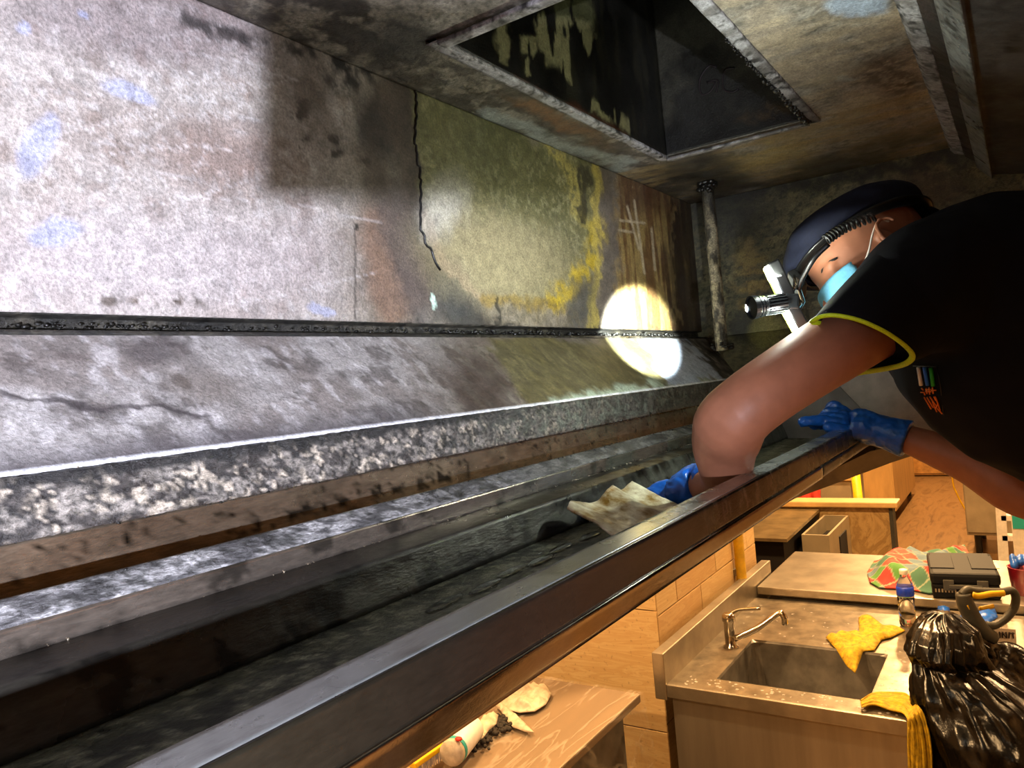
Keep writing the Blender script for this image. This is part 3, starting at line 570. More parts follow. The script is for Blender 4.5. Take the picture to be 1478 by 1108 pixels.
# --- front panel, stepped down from the ceiling
def paint_rust(V):
    p = Paint(V, (.16, .09, .055)); p.put(sm(.5, .6, p.n2), (.07, .05, .04), .8); p.put(sm(.55, .65, p.n1), (.30, .18, .10), .6); return p.c
def paint_steelstrip(V):
    p = Paint(V, (.58, .58, .57)); p.put(sm(.52, .6, p.n2), (.40, .39, .37), .7); p.put(sm(.6, .66, p.n3), (.1, .09, .08), .8); return p.c
def paint_front(V):
    p = Paint(V, (.20, .185, .175)); p.put(sm(.45, .6, p.n1), (.14, .13, .125), .8); p.put(p.ell(1457, 60, 11, 10, 0, .15), (.05, .045, .045), .95); p.put(p.seg([(1432, 80), (1438, 230)], 8), (.10, .09, .09), .8); p.put(sm(.58, .64, p.n3), (.30, .29, .28), .5); return p.c
def rat(x, y): r = ray(x, y); return r[1]/r[2]
rA, rB, rC, rD = (rat(x, 150) for x in (1352, 1370, 1387, 1413))
z1 = .47; z2 = .45
prof = [(.100, ZC-.001), (.090, ZC-.02), (rB*z1, z1)]
strip('front_flange', [(rat(1347, 150)*.495, .495), (rA*.485, .485), (rB*.478, .478)], 'grimy_ceiling', paint_fl, .004, (X0, XE), .006, .003, 60)
strip('rusted_rail', [(rB*.478, .478), (rB*.48-.002, .47), (rC*.455, .455)], 'crusted', paint_rust, .004, (X0, XE), .006, .004, 60)
strip('front_angle', [(rC*.455, .455), (rC*.44, .44), (rD*.405, .405)], 'rail_steel', paint_steelstrip, .004, (X0, XE), .006, .001, 60)
strip('front_panel', [(rD*.405, .405), (rD*.40-.002, .415), (-.05, .40), (-.16, .33), (-.30, .18)], 'duct_metal', paint_front, .008, (X0, XE), .008, .001, 10)
# --- stainless canopy end with seam and folded bottom flange
def px_plate(name, pts, X, mat, th=.003, label=None): return MB().prism([onX(x, y, X) for x, y in pts], (th, 0, 0)).out(name, mat, hood, label=label)
px_plate('end_skirt', [(1085, 660), (1150, 560), (1205, 520), (1207, 553), (1247, 594), (1240, 628), (1180, 690), (1120, 712)], 2.04, 'skirt_steel', label='darker panel of the canopy end')
px_plate('end_skirt', [(1207.5, 552), (1207, 500), (1420, 470), (1440, 640), (1352, 634), (1256, 652), (1241, 628), (1248, 594.5)], 2.035, 'dull_steel', label='paler panel of the canopy end')
px_plate('end_flange', [(1100, 722), (1180, 688), (1256, 651), (1352, 633), (1440, 619), (1440, 630), (1352, 646), (1285, 668), (1200, 700), (1148, 719), (1110, 740)], 2.00, 'dull_steel')
MB().prism([onX(x, y, 2.001) for x, y in [(1180, 688), (1186, 676), (1256, 643), (1262, 650)]], (.03, 0, 0)).out('end_gap_shade', 'dark_void', hood)  # solid dark slab standing in for the shadow above the flange
mb = MB()
for x, y in ((1177, 684), (1153, 702), (1312, 571), (1345, 556)): MB().ell(onX(x, y, 1.996 if y > 600 else 2.033), (.004, 0, 0), (0, .006, 0), (0, 0, .006), 10, 6).out('rivet', 'black_crud', hood, smooth=True)
# ================================================================== THE KITCHEN
FL = -1.95
def struct(o): o['kind'] = 'structure'; return o
struct(MB().box((-3, -4, FL-.05), (14.2, 4.2, FL)).out('floor', 'floor_wood'))
struct(MB().box((-3, -4, 1.55), (14.2, 4.2, 1.60)).out('ceiling', 'plaster'))
struct(MB().box((14, -4, FL), (14.2, 4.2, 1.55)).out('wall_far', 'plaster'))
struct(MB().box((-3.1, -4, FL), (-3, 4.2, 1.55)).out('wall_near', 'plaster'))
struct(MB().box((-3, -4.1, FL), (14.2, -4, 1.55)).out('wall_right', 'plaster'))
struct(MB().box((-3, 4.2, FL), (14.2, 4.3, 1.55)).out('wall_left', 'plaster'))
# tiled pier: block with separate stone tiles
pier = struct(MB().box((2.635, 1.215, FL), (3.86, 4.2, 1.55)).out('wall_pier', 'joint'))
proto = {}
def tile(x0, x1, y0, y1, z0, z1, mt):
    key = (round(x1-x0, 3), round(y1-y0, 3), round(z1-z0, 3), mt)
    if key not in proto:
        o = MB().box((-(x1-x0)/2, -(y1-y0)/2, -(z1-z0)/2-ZO), ((x1-x0)/2, (y1-y0)/2, (z1-z0)/2-ZO), .002).out('tile', mt, pier); proto[key] = o
    else: o = proto[key].copy(); C.objects.link(o); o.name = 'tile'
    o.parent = pier; o.location = Vector(((x0+x1)/2, (y0+y1)/2, (z0+z1)/2+ZO))-wloc(pier)
g = .004; zs = [FL+.005]; 
while zs[-1] < 1.3: zs.append(zs[-1]+.2015)
off = (-.905-zs[5]); zs = [max(z+off, FL+.003) for z in zs]
for r, (za, zb) in enumerate(zip(zs, zs[1:])):
    if zb-za < .05: continue
    x = 2.62 if r % 2 == 0 else 2.62-.26
    while x < 3.86:
        a, b_ = max(x, 2.62), min(x+.46, 3.873)
        if b_-a > .03: tile(a+g/2, b_-g/2, 1.20, 1.214, za+g/2, zb-g/2, 'travertine' if (r*3+int(x*7)) % 2 else 'travertine_b')
        x += .46
for r, (za, zb) in enumerate(((FL+.003, -1.34), (-1.34, -.885), (-.885, -.43), (-.43, .02), (.02, .47), (.47, .92), (.92, 1.37))):
    y = 1.2
    while y < 3.9: tile(2.62, 2.634, y+g/2, y+.9-g/2, za+g/2, zb-g/2, 'travertine'); y += .9
# gas pipe on the tiled side
gp = thing('gas_pipe', 'bright yellow vertical pipe fixed to the tiled wall behind the sink', 'pipe', (3.52, 1.17, -1.05))
MB().tube([(3.52, 1.168, -1.05), (3.52, 1.168, 1.55)], .024, 14).out('pipe', 'yellow_paint', gp, smooth=True)
for z in (-.98, -.2): MB().box((3.505, 1.164, z), (3.535, 1.2, z+.03)).out('pipe_clip', 'dull_steel', gp)
MB().box((3.36, 1.13, -1.075), (3.66, 1.199, -1.05), .004).out('base_shelf', 'brushed_steel', gp)
# --- sink unit
ZT = -1.10
sk = thing('sink_unit', 'stainless steel sink unit with deep basin and high splashback under the hood end', 'sink', (3.05, .75, FL))
SX0, SX1, SY0, SY1 = 2.49, 3.585, .355, 1.13
BX0, BX1, BY0, BY1 = 2.60, 3.03, .49, .985
mb = MB()
for lo, hi in (((SX0, SY0), (BX0, SY1)), ((BX1, SY0), (SX1, SY1)), ((BX0, SY0), (BX1, BY0)), ((BX0, BY1), (BX1, SY1))):
    V, F = gridv(12, 12, lambda u, v: np.stack([lo[0]+u*(hi[0]-lo[0]), lo[1]+v*(hi[1]-lo[1]), np.full(len(u), ZT)], 1)); mb.add(V, F.tolist())
mb.out('worktop', 'wet_steel', sk)
MB().box((SX0-.002, SY0-.002, ZT-.045), (SX0+.012, SY1, ZT+.0015), .003).out('front_apron', 'counter_steel', sk)
MB().box((SX0, SY0-.002, ZT-.045), (SX1, SY0+.010, ZT+.0015), .003).out('side_apron', 'counter_steel', sk)
# basin with rounded corners: loft of rounded rectangles
def rrect(x0, x1, y0, y1, r, z, n=5):
    out = []
    for cx_, cy_, a0 in ((x1-r, y1-r, 0), (x0+r, y1-r, 90), (x0+r, y0+r, 180), (x1-r, y0+r, 270)):
        for k in range(n): q = math.radians(a0+90*k/(n-1)); out.append((cx_+r*math.cos(q), cy_+r*math.sin(q), z))
    return out
MB().loft([rrect(BX0-.001, BX1+.001, BY0-.001, BY1+.001, .004, ZT+.001), rrect(BX0+.002, BX1-.002, BY0+.002, BY1-.002, .025, ZT-.008), rrect(BX0+.006, BX1-.006, BY0+.006, BY1-.006, .04, ZT-.24), rrect(BX0+.03, BX1-.03, BY0+.03, BY1-.03, .04, ZT-.265)], (False, True)).out('basin', 'dull_steel', sk, smooth=False)
MB().lathe((2.81, .74, ZT-.2645), (0, 0, 1), [(.001, .004), (.03, .004), (.035, 0)], 16).out('drain', 'chrome', sk, smooth=True)
MB().box((SX0+.02, SY0+.02, -1.86), (SX0+.025, SY1-.01, ZT-.04)).out('front_panel', 'brushed_steel', sk)
MB().box((SX0+.025, SY0+.02, -1.86), (SX1-.02, SY0+.025, ZT-.045)).out('side_panel', 'dull_steel', sk)
MB().box((SX0+.025, SY1-.02, -1.86), (SX1-.02, SY1-.015, ZT-.045)).out('rear_panel', 'dull_steel', sk)
for x in (SX0+.06, SX1-.08):
    for y in (SY0+.06, SY1-.06): MB().tube([(x, y, -1.87), (x, y, FL)], .02, 10).out('leg', 'chrome', sk)
MB().box((SX0-.004, SY1, ZT-.055), (3.87, SY1+.045, ZT+.11), .004).out('splashback', 'counter_steel', sk)
# faucet: body, lever, spout
fb = np.array([2.92, 1.035, ZT])
fa = MB().lathe(fb, (0, 0, 1), [(.030, 0), (.030, .006), (.022, .012), (.021, .10), (.026, .105), (.026, .125), (.018, .135)], 18).out('faucet_body', 'chrome', sk, smooth=True)
MB().tube(spline([fb+(0, 0, .125), fb+(.03, -.03, .14), fb+(.06, -.11, .145)], 6), [(.010, .007)]*13, 10).out('lever', 'chrome', fa, smooth=True)
tip = onZ(1131, 886, ZT+.13)
MB().tube(spline([fb+(0, -.015, .035), (fb+tip)/2+(0, 0, .01), tip+(0, .02, .0), tip+(0, 0, -.01), tip+(0, -.002, -.04)], 6), .0125, 12).out('spout', 'chrome', fa, smooth=True)
# drops of water standing on the worktop
mb = MB(); rs = np.random.RandomState(11)
for k in range(150):
    if k < 70: x, y = rs.uniform(SX0+.02, BX0-.01), rs.uniform(SY0+.03, SY1-.03)
    elif k < 110: x, y = rs.uniform(2.6, 3.1), rs.uniform(SY0+.02, BY0-.01)
    else: x, y = rs.uniform(3.06, 3.5), rs.uniform(.5, 1.1)
    s = rs.uniform(.003, .007); mb.ell((x, y, ZT+.0005), (s, 0, 0), (0, s, 0), (0, 0, .0015), 8, 4)
mb.out('water_drops', 'drops', sk, smooth=True, kind='stuff')
# --- second counter
c2 = thing('steel_counter', 'low stainless counter right behind the sink, tool case and checked cloth on it', 'counter', (3.96, .4, FL))
MB().box((3.60, -1.2, -1.088), (4.33, 1.125, -1.05), .005).out('worktop', 'counter_steel', c2)
MB().box((3.64, -1.15, -1.80), (4.29, 1.08, -1.089)).out('body', 'dull_steel', c2)
for x in (3.7, 4.23):
    for y in (-1.1, 0, 1.02): MB().tube([(x, y, -1.80), (x, y, FL)], .02, 10).out('leg', 'chrome', c2)
# --- brass toned counter beyond the pier
c3 = thing('warm_steel_counter', 'golden lit steel counter with a dark open front beyond the tiled wall', 'counter', (5.4, 1.8, FL))
MB().prism([(4.84, 1.30, -1.12), (5.86, 1.32, -1.12), (5.86, 2.6, -1.12), (4.84, 2.6, -1.12)], (0, 0, .02)).out('worktop', 'brass_counter', c3)
MB().box((4.9, 1.34, FL), (5.84, 2.55, -1.121)).out('body', 'dark_void', c3)
bx = thing('chute_bin', 'narrow grey box with a dark slot and square opening before the marbled partition', 'bin', (5.5, 1.22, FL))
mb = MB()
for lo, hi in (((5.16, 1.12, FL), (5.84, 1.135, -1.14)), ((5.16, 1.275, FL), (5.84, 1.29, -1.14)), ((5.16, 1.135, FL), (5.175, 1.275, -1.14)), ((5.825, 1.135, FL), (5.84, 1.275, -1.14))): mb.box(lo, hi)
mb.out('body', 'sheet_grey', bx); MB().box((5.176, 1.136, -1.40), (5.824, 1.274, -1.25)).out('slot', 'dark_void', bx)
MB().box((5.45, 1.112, -1.42), (5.68, 1.1195, -1.21)).out('opening', 'dark_void', bx)
pt = thing('partition', 'low marbled partition with a pale wooden cap behind the counters', 'partition', (5.92, 1.3, FL))
MB().box((5.88, .86, FL), (5.96, 2.6, -1.085), .003).out('panel', 'slab', pt)
MB().box((5.84, .80, -1.085), (6.02, 2.62, -1.045), .008).out('cap', 'cap_wood', pt)
MB().box((5.865, .835, FL), (5.985, .860, -1.086)).out('edge_strip', 'grey_plastic', pt)
# red cloth on a steel trolley beyond, yellow pole
tr = thing('trolley', 'pale panelled trolley beyond the partition, beside the yellow pole', 'trolley', (6.9, 1.6, FL))
MB().box((6.7, 1.25, -1.9), (7.3, 2.3, -1.02), .006).out('body', 'sheet_grey', tr); MB().box((6.68, 1.23, -1.02), (7.32, 2.32, -.99), .005).out('top', 'cap_wood', tr)
for x in (6.75, 7.25):
    for y in (1.3, 2.25): MB().tube([(x, y, -1.9), (x, y, FL)], .03, 10).out('caster', 'black_plastic', tr)
V, F = gridv(40, 30, lambda u, v: np.stack([6.66+.02*np.sin(u*17)+.015*np.sin(u*41+v*3), 1.50+u*.50, -.975-v*.42], 1)); V[:, 1] += (fbm(V, 6, 3)-.5)*.07
V2, F2 = gridv(40, 14, lambda u, v: np.stack([6.66+.02*np.sin(u*17)*(1-v)+v*.3, 1.50+u*.50, -.975+.012*np.sin(u*15+v*8)], 1))
tag(MB().add(V, F.tolist()).add(V2, F2.tolist()).out('red_cloth', 'red_cloth', smooth=True), 'crumpled red cloth hanging over the trolley beyond the partition', 'cloth').modifiers.new('s', 'SOLIDIFY').thickness = .008
yp = thing('yellow_pole', 'short yellow pole standing right of the red cloth beyond the partition', 'pole', (6.45, 1.14, FL))
MB().tube([(6.45, 1.14, FL+.02), (6.5, 1.17, -.85)], .034, 12).out('pole', 'yellow_paint', yp, smooth=True); MB().lathe((6.45, 1.14, FL), (0, 0, 1), [(.12, 0), (.12, .015), (.04, .03)], 20).out('foot', 'black_plastic', yp, smooth=True)
# far cabinets
def cabinet(name, label, x0, x1, y0, y1, z1, mt, n, legs=.10, face='X'):
    t_ = thing(name, label, 'cabinet', ((x0+x1)/2, (y0+y1)/2, FL)); MB().box((x0, y0, FL+legs), (x1, y1, z1), .008).out('body', mt, t_)
    for k in range(n):
        if face == 'X': a = y0+(y1-y0)*k/n; b2 = y0+(y1-y0)*(k+1)/n; d = MB().box((x0-.02, a+.01, FL+legs+.03), (x0, b2-.01, z1-.03), .004).out('door', mt, t_); MB().tube([(x0-.045, a+.06, z1-.2), (x0-.045, a+.06, z1-.35)], .01, 8).out('handle', 'chrome', d)
        else: a = x0+(x1-x0)*k/n; b2 = x0+(x1-x0)*(k+1)/n; d = MB().box((a+.01, y0-.02, FL+legs+.03), (b2-.01, y0, z1-.03), .004).out('door', mt, t_); MB().tube([(a+.08, y0-.045, z1-.2), (a+.08, y0-.045, z1-.35)], .01, 8).out('handle', 'chrome', d)
    if legs > .02:
        for x in (x0+.08, x1-.08):
            for y in (y0+.08, y1-.08): MB().tube([(x, y, FL+legs), (x, y, FL)], .03, 8).out('leg', 'black_plastic', t_)
    return t_
a = onZ(1294, 738, FL+.12)
cabinet('wooden_cabinet', 'tall pale wooden cabinet on short legs at the far end of the aisle', a[0], a[0]+1.9, a[1], a[1]+1.3, -.6, 'wood_light', 2, .12)
cabinet('low_cabinet', 'long orange wooden base cabinets along the far wall', 13.2, 13.98, -2.0, 3.2, -.7, 'wood', 7, .015)
a = onZ(1396, 772, FL+.20)
cabinet('grey_cabinet', 'grey beige cabinet on legs right of the aisle behind the ladder', a[0], a[0]+.9, -1.2, a[1], -.95, 'sheet_grey', 2, .20)
hc = thing('hanging_cable', 'thin yellow cable trailing down near the grey beige cabinet', 'cable', (9.3, .9, FL))
P = [onX(x, y, 8.7) for x, y in ((1374, 686), (1381, 712), (1392, 733), (1402, 748), (1416, 757), (1432, 764))]; P.insert(0, P[0]+np.array([0, 0, .8]))
MB().tube(spline(P, 6), .008, 6).out('cable', 'yellow_plastic', hc, smooth=True)
# ladder
ld = thing('step_ladder', 'white painted step ladder standing behind the black tool case', 'ladder', (5.0, .1, FL))
a, b_ = onX(1443, 716, 5.0), onX(1449, 812, 5.0); dv = (b_-a)/(b_[2]-a[2])
def lp(z, dy): q = a+dv*(z-a[2]); return (q[0], q[1]+dy, z)
for dy in (0, -.42): MB().prism([lp(FL, dy-.028), lp(FL, dy+.028), lp(-.45, dy+.022), lp(-.45, dy-.022)], (.025, 0, 0)).out('stile', 'white_paint', ld)
for x, y in ((1460, 748), (1460, 777)):
    z = onX(x, y, 5.0)[2]; MB().prism([lp(z-.014, .0), lp(z+.014, 0), lp(z+.014, -.42), lp(z-.014, -.42)], (.07, 0, 0)).out('rung', 'white_paint', ld)
for z in (-1.75, -.6): MB().prism([lp(z-.014, .0), lp(z+.014, 0), lp(z+.014, -.42), lp(z-.014, -.42)], (.07, 0, 0)).out('rung', 'white_paint', ld)
# --- film covered table
tb = thing('wrapped_table', 'steel work table wrapped in wrinkled clear plastic film', 'table', (1.7, 1.55, FL))
TX0, TX1, TY0, TY1 = .6, 2.40, 1.19, 1.98
MB().box((TX0, TY0, ZT-.035), (TX1, TY1, ZT-.006), .004).out('tabletop', 'table_steel', tb)
MB().box((TX0+.04, TY0+.05, -1.8), (TX1-.05, TY1-.03, ZT-.036)).out('body', 'dull_steel', tb)
for x in (TX0+.08, TX1-.1):
    for y in (TY0+.1, TY1-.08): MB().tube([(x, y, -1.8), (x, y, FL)], .02, 10).out('leg', 'chrome', tb)
V, F = gridv(220, 100, lambda u, v: np.stack([TX0+u*(TX1-TX0+.006), TY0-.012+v*(TY1-TY0+.01), np.full(len(u), ZT-.003)], 1))
q = fbm(V*np.array([1, .5, 1]), 11, 4, 2); V[:, 2] += np.abs(q-.5)*.04*(1-sm(.0, .06, np.abs(q-.5)))+.002+np.maximum(0, .006-np.abs(fbm(V, 6, 3, 5)-.5)*.2)
V2, F2 = gridv(220, 60, lambda u, v: np.stack([TX0+u*(TX1-TX0+.006), TY0-.012-.03*v-.02*np.sin(u*30+v*4)*v, ZT-.003-v*.62], 1)); V2[:, 1] -= np.abs(fbm(V2*np.array([1, 1, .4]), 9, 3, 3)-.5)*.08*sm(-1.10, -1.25, V2[:, 2])
V3, F3 = gridv(80, 60, lambda u, v: np.stack([TX1+.008+.02*v+.012*np.sin(u*20)*v, TY0-.012+u*(TY1-TY0+.01), ZT-.003-v*.62], 1)); V3[:, 0] += np.abs(fbm(V3, 9, 3, 3)-.5)*.05*sm(-1.1, -1.2, V3[:, 2])
MB().add(V, F.tolist()).add(V2, F2.tolist()).add(V3, F3.tolist()).out('plastic_film', 'film', tb, smooth=True)
def sheet(name, poly, Z, mat, hfun, parent=None, step=.006, thick=.003, col=None, plane='Z', **k):
    P2 = np.array([onZ(x, y, Z)[:2] for x, y in poly]) if plane == 'Z' else np.array([onX(x, y, Z)[1:] for x, y in poly])
    bd = []
    for a, b2 in zip(P2, np.roll(P2, -1, 0)):
        n = max(1, int(np.linalg.norm(b2-a)/step)); bd += [a+(b2-a)*i/n for i in range(n)]
    nb = len(bd); lo, hi = P2.min(0), P2.max(0); ins = []
    for x in np.arange(lo[0], hi[0], step):
        for y in np.arange(lo[1], hi[1], step):
            c = False
            for a, b2 in zip(P2, np.roll(P2, -1, 0)):
                if (a[1] > y) != (b2[1] > y) and x < (b2[0]-a[0])*(y-a[1])/(b2[1]-a[1])+a[0]: c = not c
            if c: ins.append(np.array([x, y]))
    if ins:
        B = np.array(bd); ins = [q for q in ins if np.min(np.hypot(*(B-q).T)) > step*.6]
    pts = [Vector(q) for q in bd+ins]; vs, _, fs, *_r = geometry.delaunay_2d_cdt(pts, [(i, (i+1) % nb) for i in range(nb)], [], 1, 1e-6)
    V = np.array([[v[0], v[1], 0] for v in vs]); B = np.array(bd); de = np.array([np.min(np.hypot(*(B-v[:2]).T)) for v in V])
    h = hfun(V, de)
    W = np.stack([V[:, 0], V[:, 1], Z+h], 1) if plane == 'Z' else np.stack([Z+h, V[:, 0], V[:, 1]], 1)
    o = mesh_obj(name, W, [tuple(f) for f in fs], mat, parent, True, col(W) if col else None, mods=[('SOLIDIFY', dict(thickness=thick, offset=1 if plane == 'Z' else 0))], **k)
    return o
def folds(amp, sc, edge=.01, base=.003, seed=0, st=(1, 1, 1)):
    return lambda V, de: base+amp*sm(0, edge, de)*(.35+1.3*np.abs(fbm(V*np.array(st), sc, 3, seed)-.5)*2)
tag(sheet('rubber_glove', [(722, 1016), (745, 998), (768, 990), (790, 992), (796, 1003), (788, 1018), (772, 1028), (750, 1030), (733, 1026)], ZT+.004, 'latex', folds(.03, 28, .03), step=.008), 'crumpled cream latex glove, largest and farthest on the wrapped table', 'glove', 'discarded cream gloves')
tag(sheet('rubber_glove', [(716, 1020), (724, 1018), (736, 1026), (752, 1040), (771, 1059), (757, 1057), (741, 1051), (730, 1040), (724, 1028)], ZT+.004, 'latex', folds(.018, 30, .015), step=.006), 'narrow pointed strip of cream latex glove between the two larger ones', 'glove', 'discarded cream gloves')
tag(sheet('rubber_glove', [(673, 1075), (680, 1058), (694, 1041), (710, 1031), (719, 1034), (716, 1047), (705, 1056), (698, 1066), (688, 1073)], ZT+.012, 'latex', folds(.028, 30, .02), step=.007), 'cream latex glove lying behind the teal-ringed bottle', 'glove', 'discarded cream gloves')
mb = MB(); rs = np.random.RandomState(2)
for k in range(90):
    x, y = [(722, 1040), (715, 1050), (728, 1050), (685, 1076), (700, 1066)][k % 5]; c = onZ(x+rs.normal()*5, y+rs.normal()*5, ZT+.01); s = rs.uniform(.004, .012)
    mb.ell(c, (s, s*.3, 0), (0, s, 0), (0, 0, s*.8), 7, 5)
o = tag(mb.out('grease_scraps', 'debris', smooth=True), 'dark scraps of scraped grease among the cream gloves', 'scraps'); o['kind'] = 'stuff'
bt = thing('cleaner_bottle', 'white bottle with red print and teal ring lying on the wrapped table', 'bottle', onZ(664, 1078, ZT))
c0, c1 = onZ(651, 1088, ZT+.05), onZ(682, 1050, ZT+.045); ax = unit(c1-c0)
MB().lathe(c0, ax, [(.002, 0), (.036, .001), (.038, .006), (.038, .018), (.036, .02)], 28).out('cap', 'latex', bt, smooth=True)
MB().lathe(c0+ax*.018, ax, [(.0385, 0), (.0395, .002), (.0395, .016), (.0385, .018)], 28).out('teal_ring', 'teal', bt, smooth=True)
MB().lathe(c0+ax*.03, ax, [(.036, 0), (.040, .006), (.040, .14), (.034, .155), (.004, .158)], 28).out('bottle_body', 'white_plastic', bt, smooth=True)
c = onZ(662, 1066, ZT+.09); MB().ell(c, (.010, 0, 0), (0, .012, 0), (0, 0, .006), 12, 6).out('red_mark', 'red_print', bt, smooth=True)
br = thing('scrubbing_brush', 'pale yellow bristled brush at the bottom edge beside the bottle', 'brush', onZ(615, 1104, ZT))
a, b_ = onZ(596, 1112, ZT+.03), onZ(636, 1084, ZT+.03); d = unit(b_-a); pr = unit(np.cross(d, (0, 0, 1)))
MB().obox((a+b_)/2+(0, 0, .02), d*.07, pr*.02, (0, 0, .008), .004).out('brush_back', 'yellow_plastic', br)
mb = MB()
for i in range(14):
    for j in range(5):
        q = a+d*(.008+.0095*i)+pr*(-.016+.008*j)+(0, 0, .012); mb.tube([q, q+(0, 0, -.028)+rs.normal(size=3)*.001], .0018, 5)
mb.out('bristles', 'latex', br, kind='stuff')
# --- objects on the sink
def cl1(V, de):
    f = .004+.02*sm(0, .02, de)*(.3+1.6*np.abs(fbm(V*np.array([1, .6, 1]), 16, 3, 4)-.5)*2)
    x = V[:, 0]; drop = np.clip(BX1-.01-x, 0, 1); return np.where((drop > 0) & (V[:, 1] > BY0) & (V[:, 1] < BY1), f-drop*.45, f)
tag(sheet('yellow_cloth', [(1193, 922), (1215, 915), (1241, 914), (1240, 893), (1256, 890), (1275, 905), (1300, 909), (1306, 912), (1285, 922), (1272, 925), (1262, 940), (1245, 942), (1233, 955), (1222, 950), (1205, 936)], ZT, 'yellow_cloth', cl1, step=.009, thick=.004), 'yellow cleaning cloth dropped flat across the back rim of the basin', 'cloth', 'yellow cleaning cloths')
# second cloth: drapes over the front right corner
V, F = gridv(44, 70, lambda u, v: np.zeros((len(u), 3)))
u, v = np.meshgrid(np.linspace(0, 1, 44), np.linspace(0, 1, 70)); u = u.ravel(); v = v.ravel()
row = spline([(1243, 1012, 1), (1262, 999, 1), (1290, 1000, 1), (1316, 1006, 1), (1334, 1030, 0), (1345, 1070, 0), (1348, 1130, 0)], 12); row2 = spline([(1244, 1020, 1), (1262, 1018, 1), (1285, 1024, 1), (1306, 1030, 1), (1311, 1046, 0), (1311, 1075, 0), (1312, 1130, 0)], 12)
L = len(row)-1
def r3(rw, t_):
    x, y, f = rw[int(round(t_*L))]; 
    return onZ(x, y, ZT+.012) if f > .55 else None
W = []
for uu, vv in zip(u, v):
    i = int(round(vv*L)); p_ = row[i]*(1-uu)+row2[i]*uu; top = p_[2] > .5
    W.append(onZ(p_[0], p_[1], ZT+.014) if top else None if False else (onZ(p_[0], p_[1], ZT+.014) if top else onX(p_[0], p_[1], 2.478+.02*(1-uu))))
W = np.array(W); ff = np.abs(fbm(np.stack([u*2.2, v*.8, 0*u], 1), 3, 3, 6)-.5)*2; W[:, 2] += .012*ff*(v < .5); W[:, 0] -= .035*ff*(v >= .5)+.004
W[v <= .52, 2] = np.maximum(W[v <= .52, 2], ZT+.006)
# smooth the fold over the edge
W = W.reshape(70, 44, 3)
for _ in range(5): W[1:-1] = (W[:-2]+W[1:-1]*2+W[2:])/4
tag(mesh_obj('yellow_cloth', W.reshape(-1, 3), F, 'yellow_cloth', None, True, mods=[('SOLIDIFY', dict(thickness=.005, offset=0))]), 'bright yellow cloth draped over the front corner of the sink unit', 'cloth', 'yellow cleaning cloths')
# water bottle
wb = thing('water_bottle', 'clear plastic water bottle with blue label and white cap behind the trash bag', 'bottle', onZ(1311, 903, ZT)); c = onZ(1311, 903, ZT)
prof = [(.002, .001), (.026, 0), (.031, .008)]+[(.031-.0018*(k % 2), .02+.008*k) for k in range(10)]+[(.0315, .105), (.0315, .145), (.031, .15), (.029, .17), (.014, .198), (.0125, .205), (.0125, .212)]
MB().lathe(c, (0, 0, 1), prof, 28).out('bottle_body', 'glass_clear', wb, smooth=True)
MB().lathe(c, (0, 0, 1), [(.0322, .125), (.0325, .126), (.0325, .158), (.0305, .160)], 28).out('label_band', 'blue_plastic', wb, smooth=True)
MB().lathe(c, (0, 0, 1), [(.002, .228), (.0145, .228), (.0155, .224), (.0155, .210), (.0145, .208)], 20).out('cap', 'white_plastic', wb, smooth=True)
MB().lathe(c+(0, 0, .004), (0, 0, 1), [(.0005, 0), (.027, .001), (.028, .11), (.0005, .1105)], 20).out('water', 'water', wb, smooth=True)
# plaid cloth
PAL = np.array([lin((.62, .18, .14)), lin((.28, .48, .20)), lin((.34, .42, .46)), lin((.68, .25, .18)), lin((.22, .38, .30))])
def plaid(W):
    a = W[:, 0]*.83+W[:, 1]*.5; b2 = -W[:, 0]*.5+W[:, 1]*.9; i = np.floor(a/.075).astype(int); j = np.floor(b2/.06).astype(int)
    c_ = PAL[(TAB[(i*73+j*191) % 65536]*4.999).astype(int)].copy(); e = np.minimum(np.abs(a/.075-np.round(a/.075)), np.abs(b2/.06-np.round(b2/.06))) < .035; c_[e] = lin((.52, .55, .45)); return c_
def clp(V, de): return .004+.085*sm(0, .11, de)*(.35+.9*fbm(V, 7, 3, 2))
tag(sheet('checked_cloth', [(1252, 828), (1262, 812), (1290, 806), (1300, 800), (1320, 800), (1345, 806), (1362, 798), (1392, 788), (1398, 800), (1385, 810), (1420, 835), (1372, 858), (1340, 858), (1312, 852), (1270, 850), (1256, 842)], -1.05, 'plaid', clp, step=.006, thick=.006, col=plaid), 'red, green and blue checked cloth bundled beside the tool case', 'cloth')
# tool case
tc = thing('tool_case', 'black plastic tool case with white sticker lying on the counter behind the sink', 'tool case', (3.86, .27, -1.05))
A = onZ(1345, 862, -1.045); Bq = onZ(1448, 866, -1.045); u_ = unit(np.array([Bq[0]-A[0], Bq[1]-A[1], 0])); v_ = np.array([-u_[1], u_[0], 0]) ; v_ = v_ if v_[0] > 0 else -v_; wd = np.linalg.norm((Bq-A)[:2])
cc_ = (A+Bq)/2+v_*.19; cc_[2] = -1.05
MB().obox(cc_+(0, 0, .032), u_*wd/2*.97, v_*.185, (0, 0, .030), .012).out('case_bottom', 'case_plastic', tc)
ldd = MB().obox(cc_+(0, 0, .085), u_*wd/2, v_*.19, (0, 0, .024), .014).out('case_lid', 'grey_plastic', tc); ldd.data.materials.clear(); ldd.data.materials.append(MATS['case_plastic'])
for k in (-.6, .6):
    MB().obox(cc_+u_*k*wd/2+(0, 0, .110), u_*.045, v_*.11, (0, 0, .003), .002).out('lid_rib', 'case_plastic', ldd)
    MB().obox(cc_+u_*k*wd/2*.8-v_*.192+(0, 0, .06), u_*.02, v_*.006, (0, 0, .022), .003).out('latch', 'grey_plastic', tc)
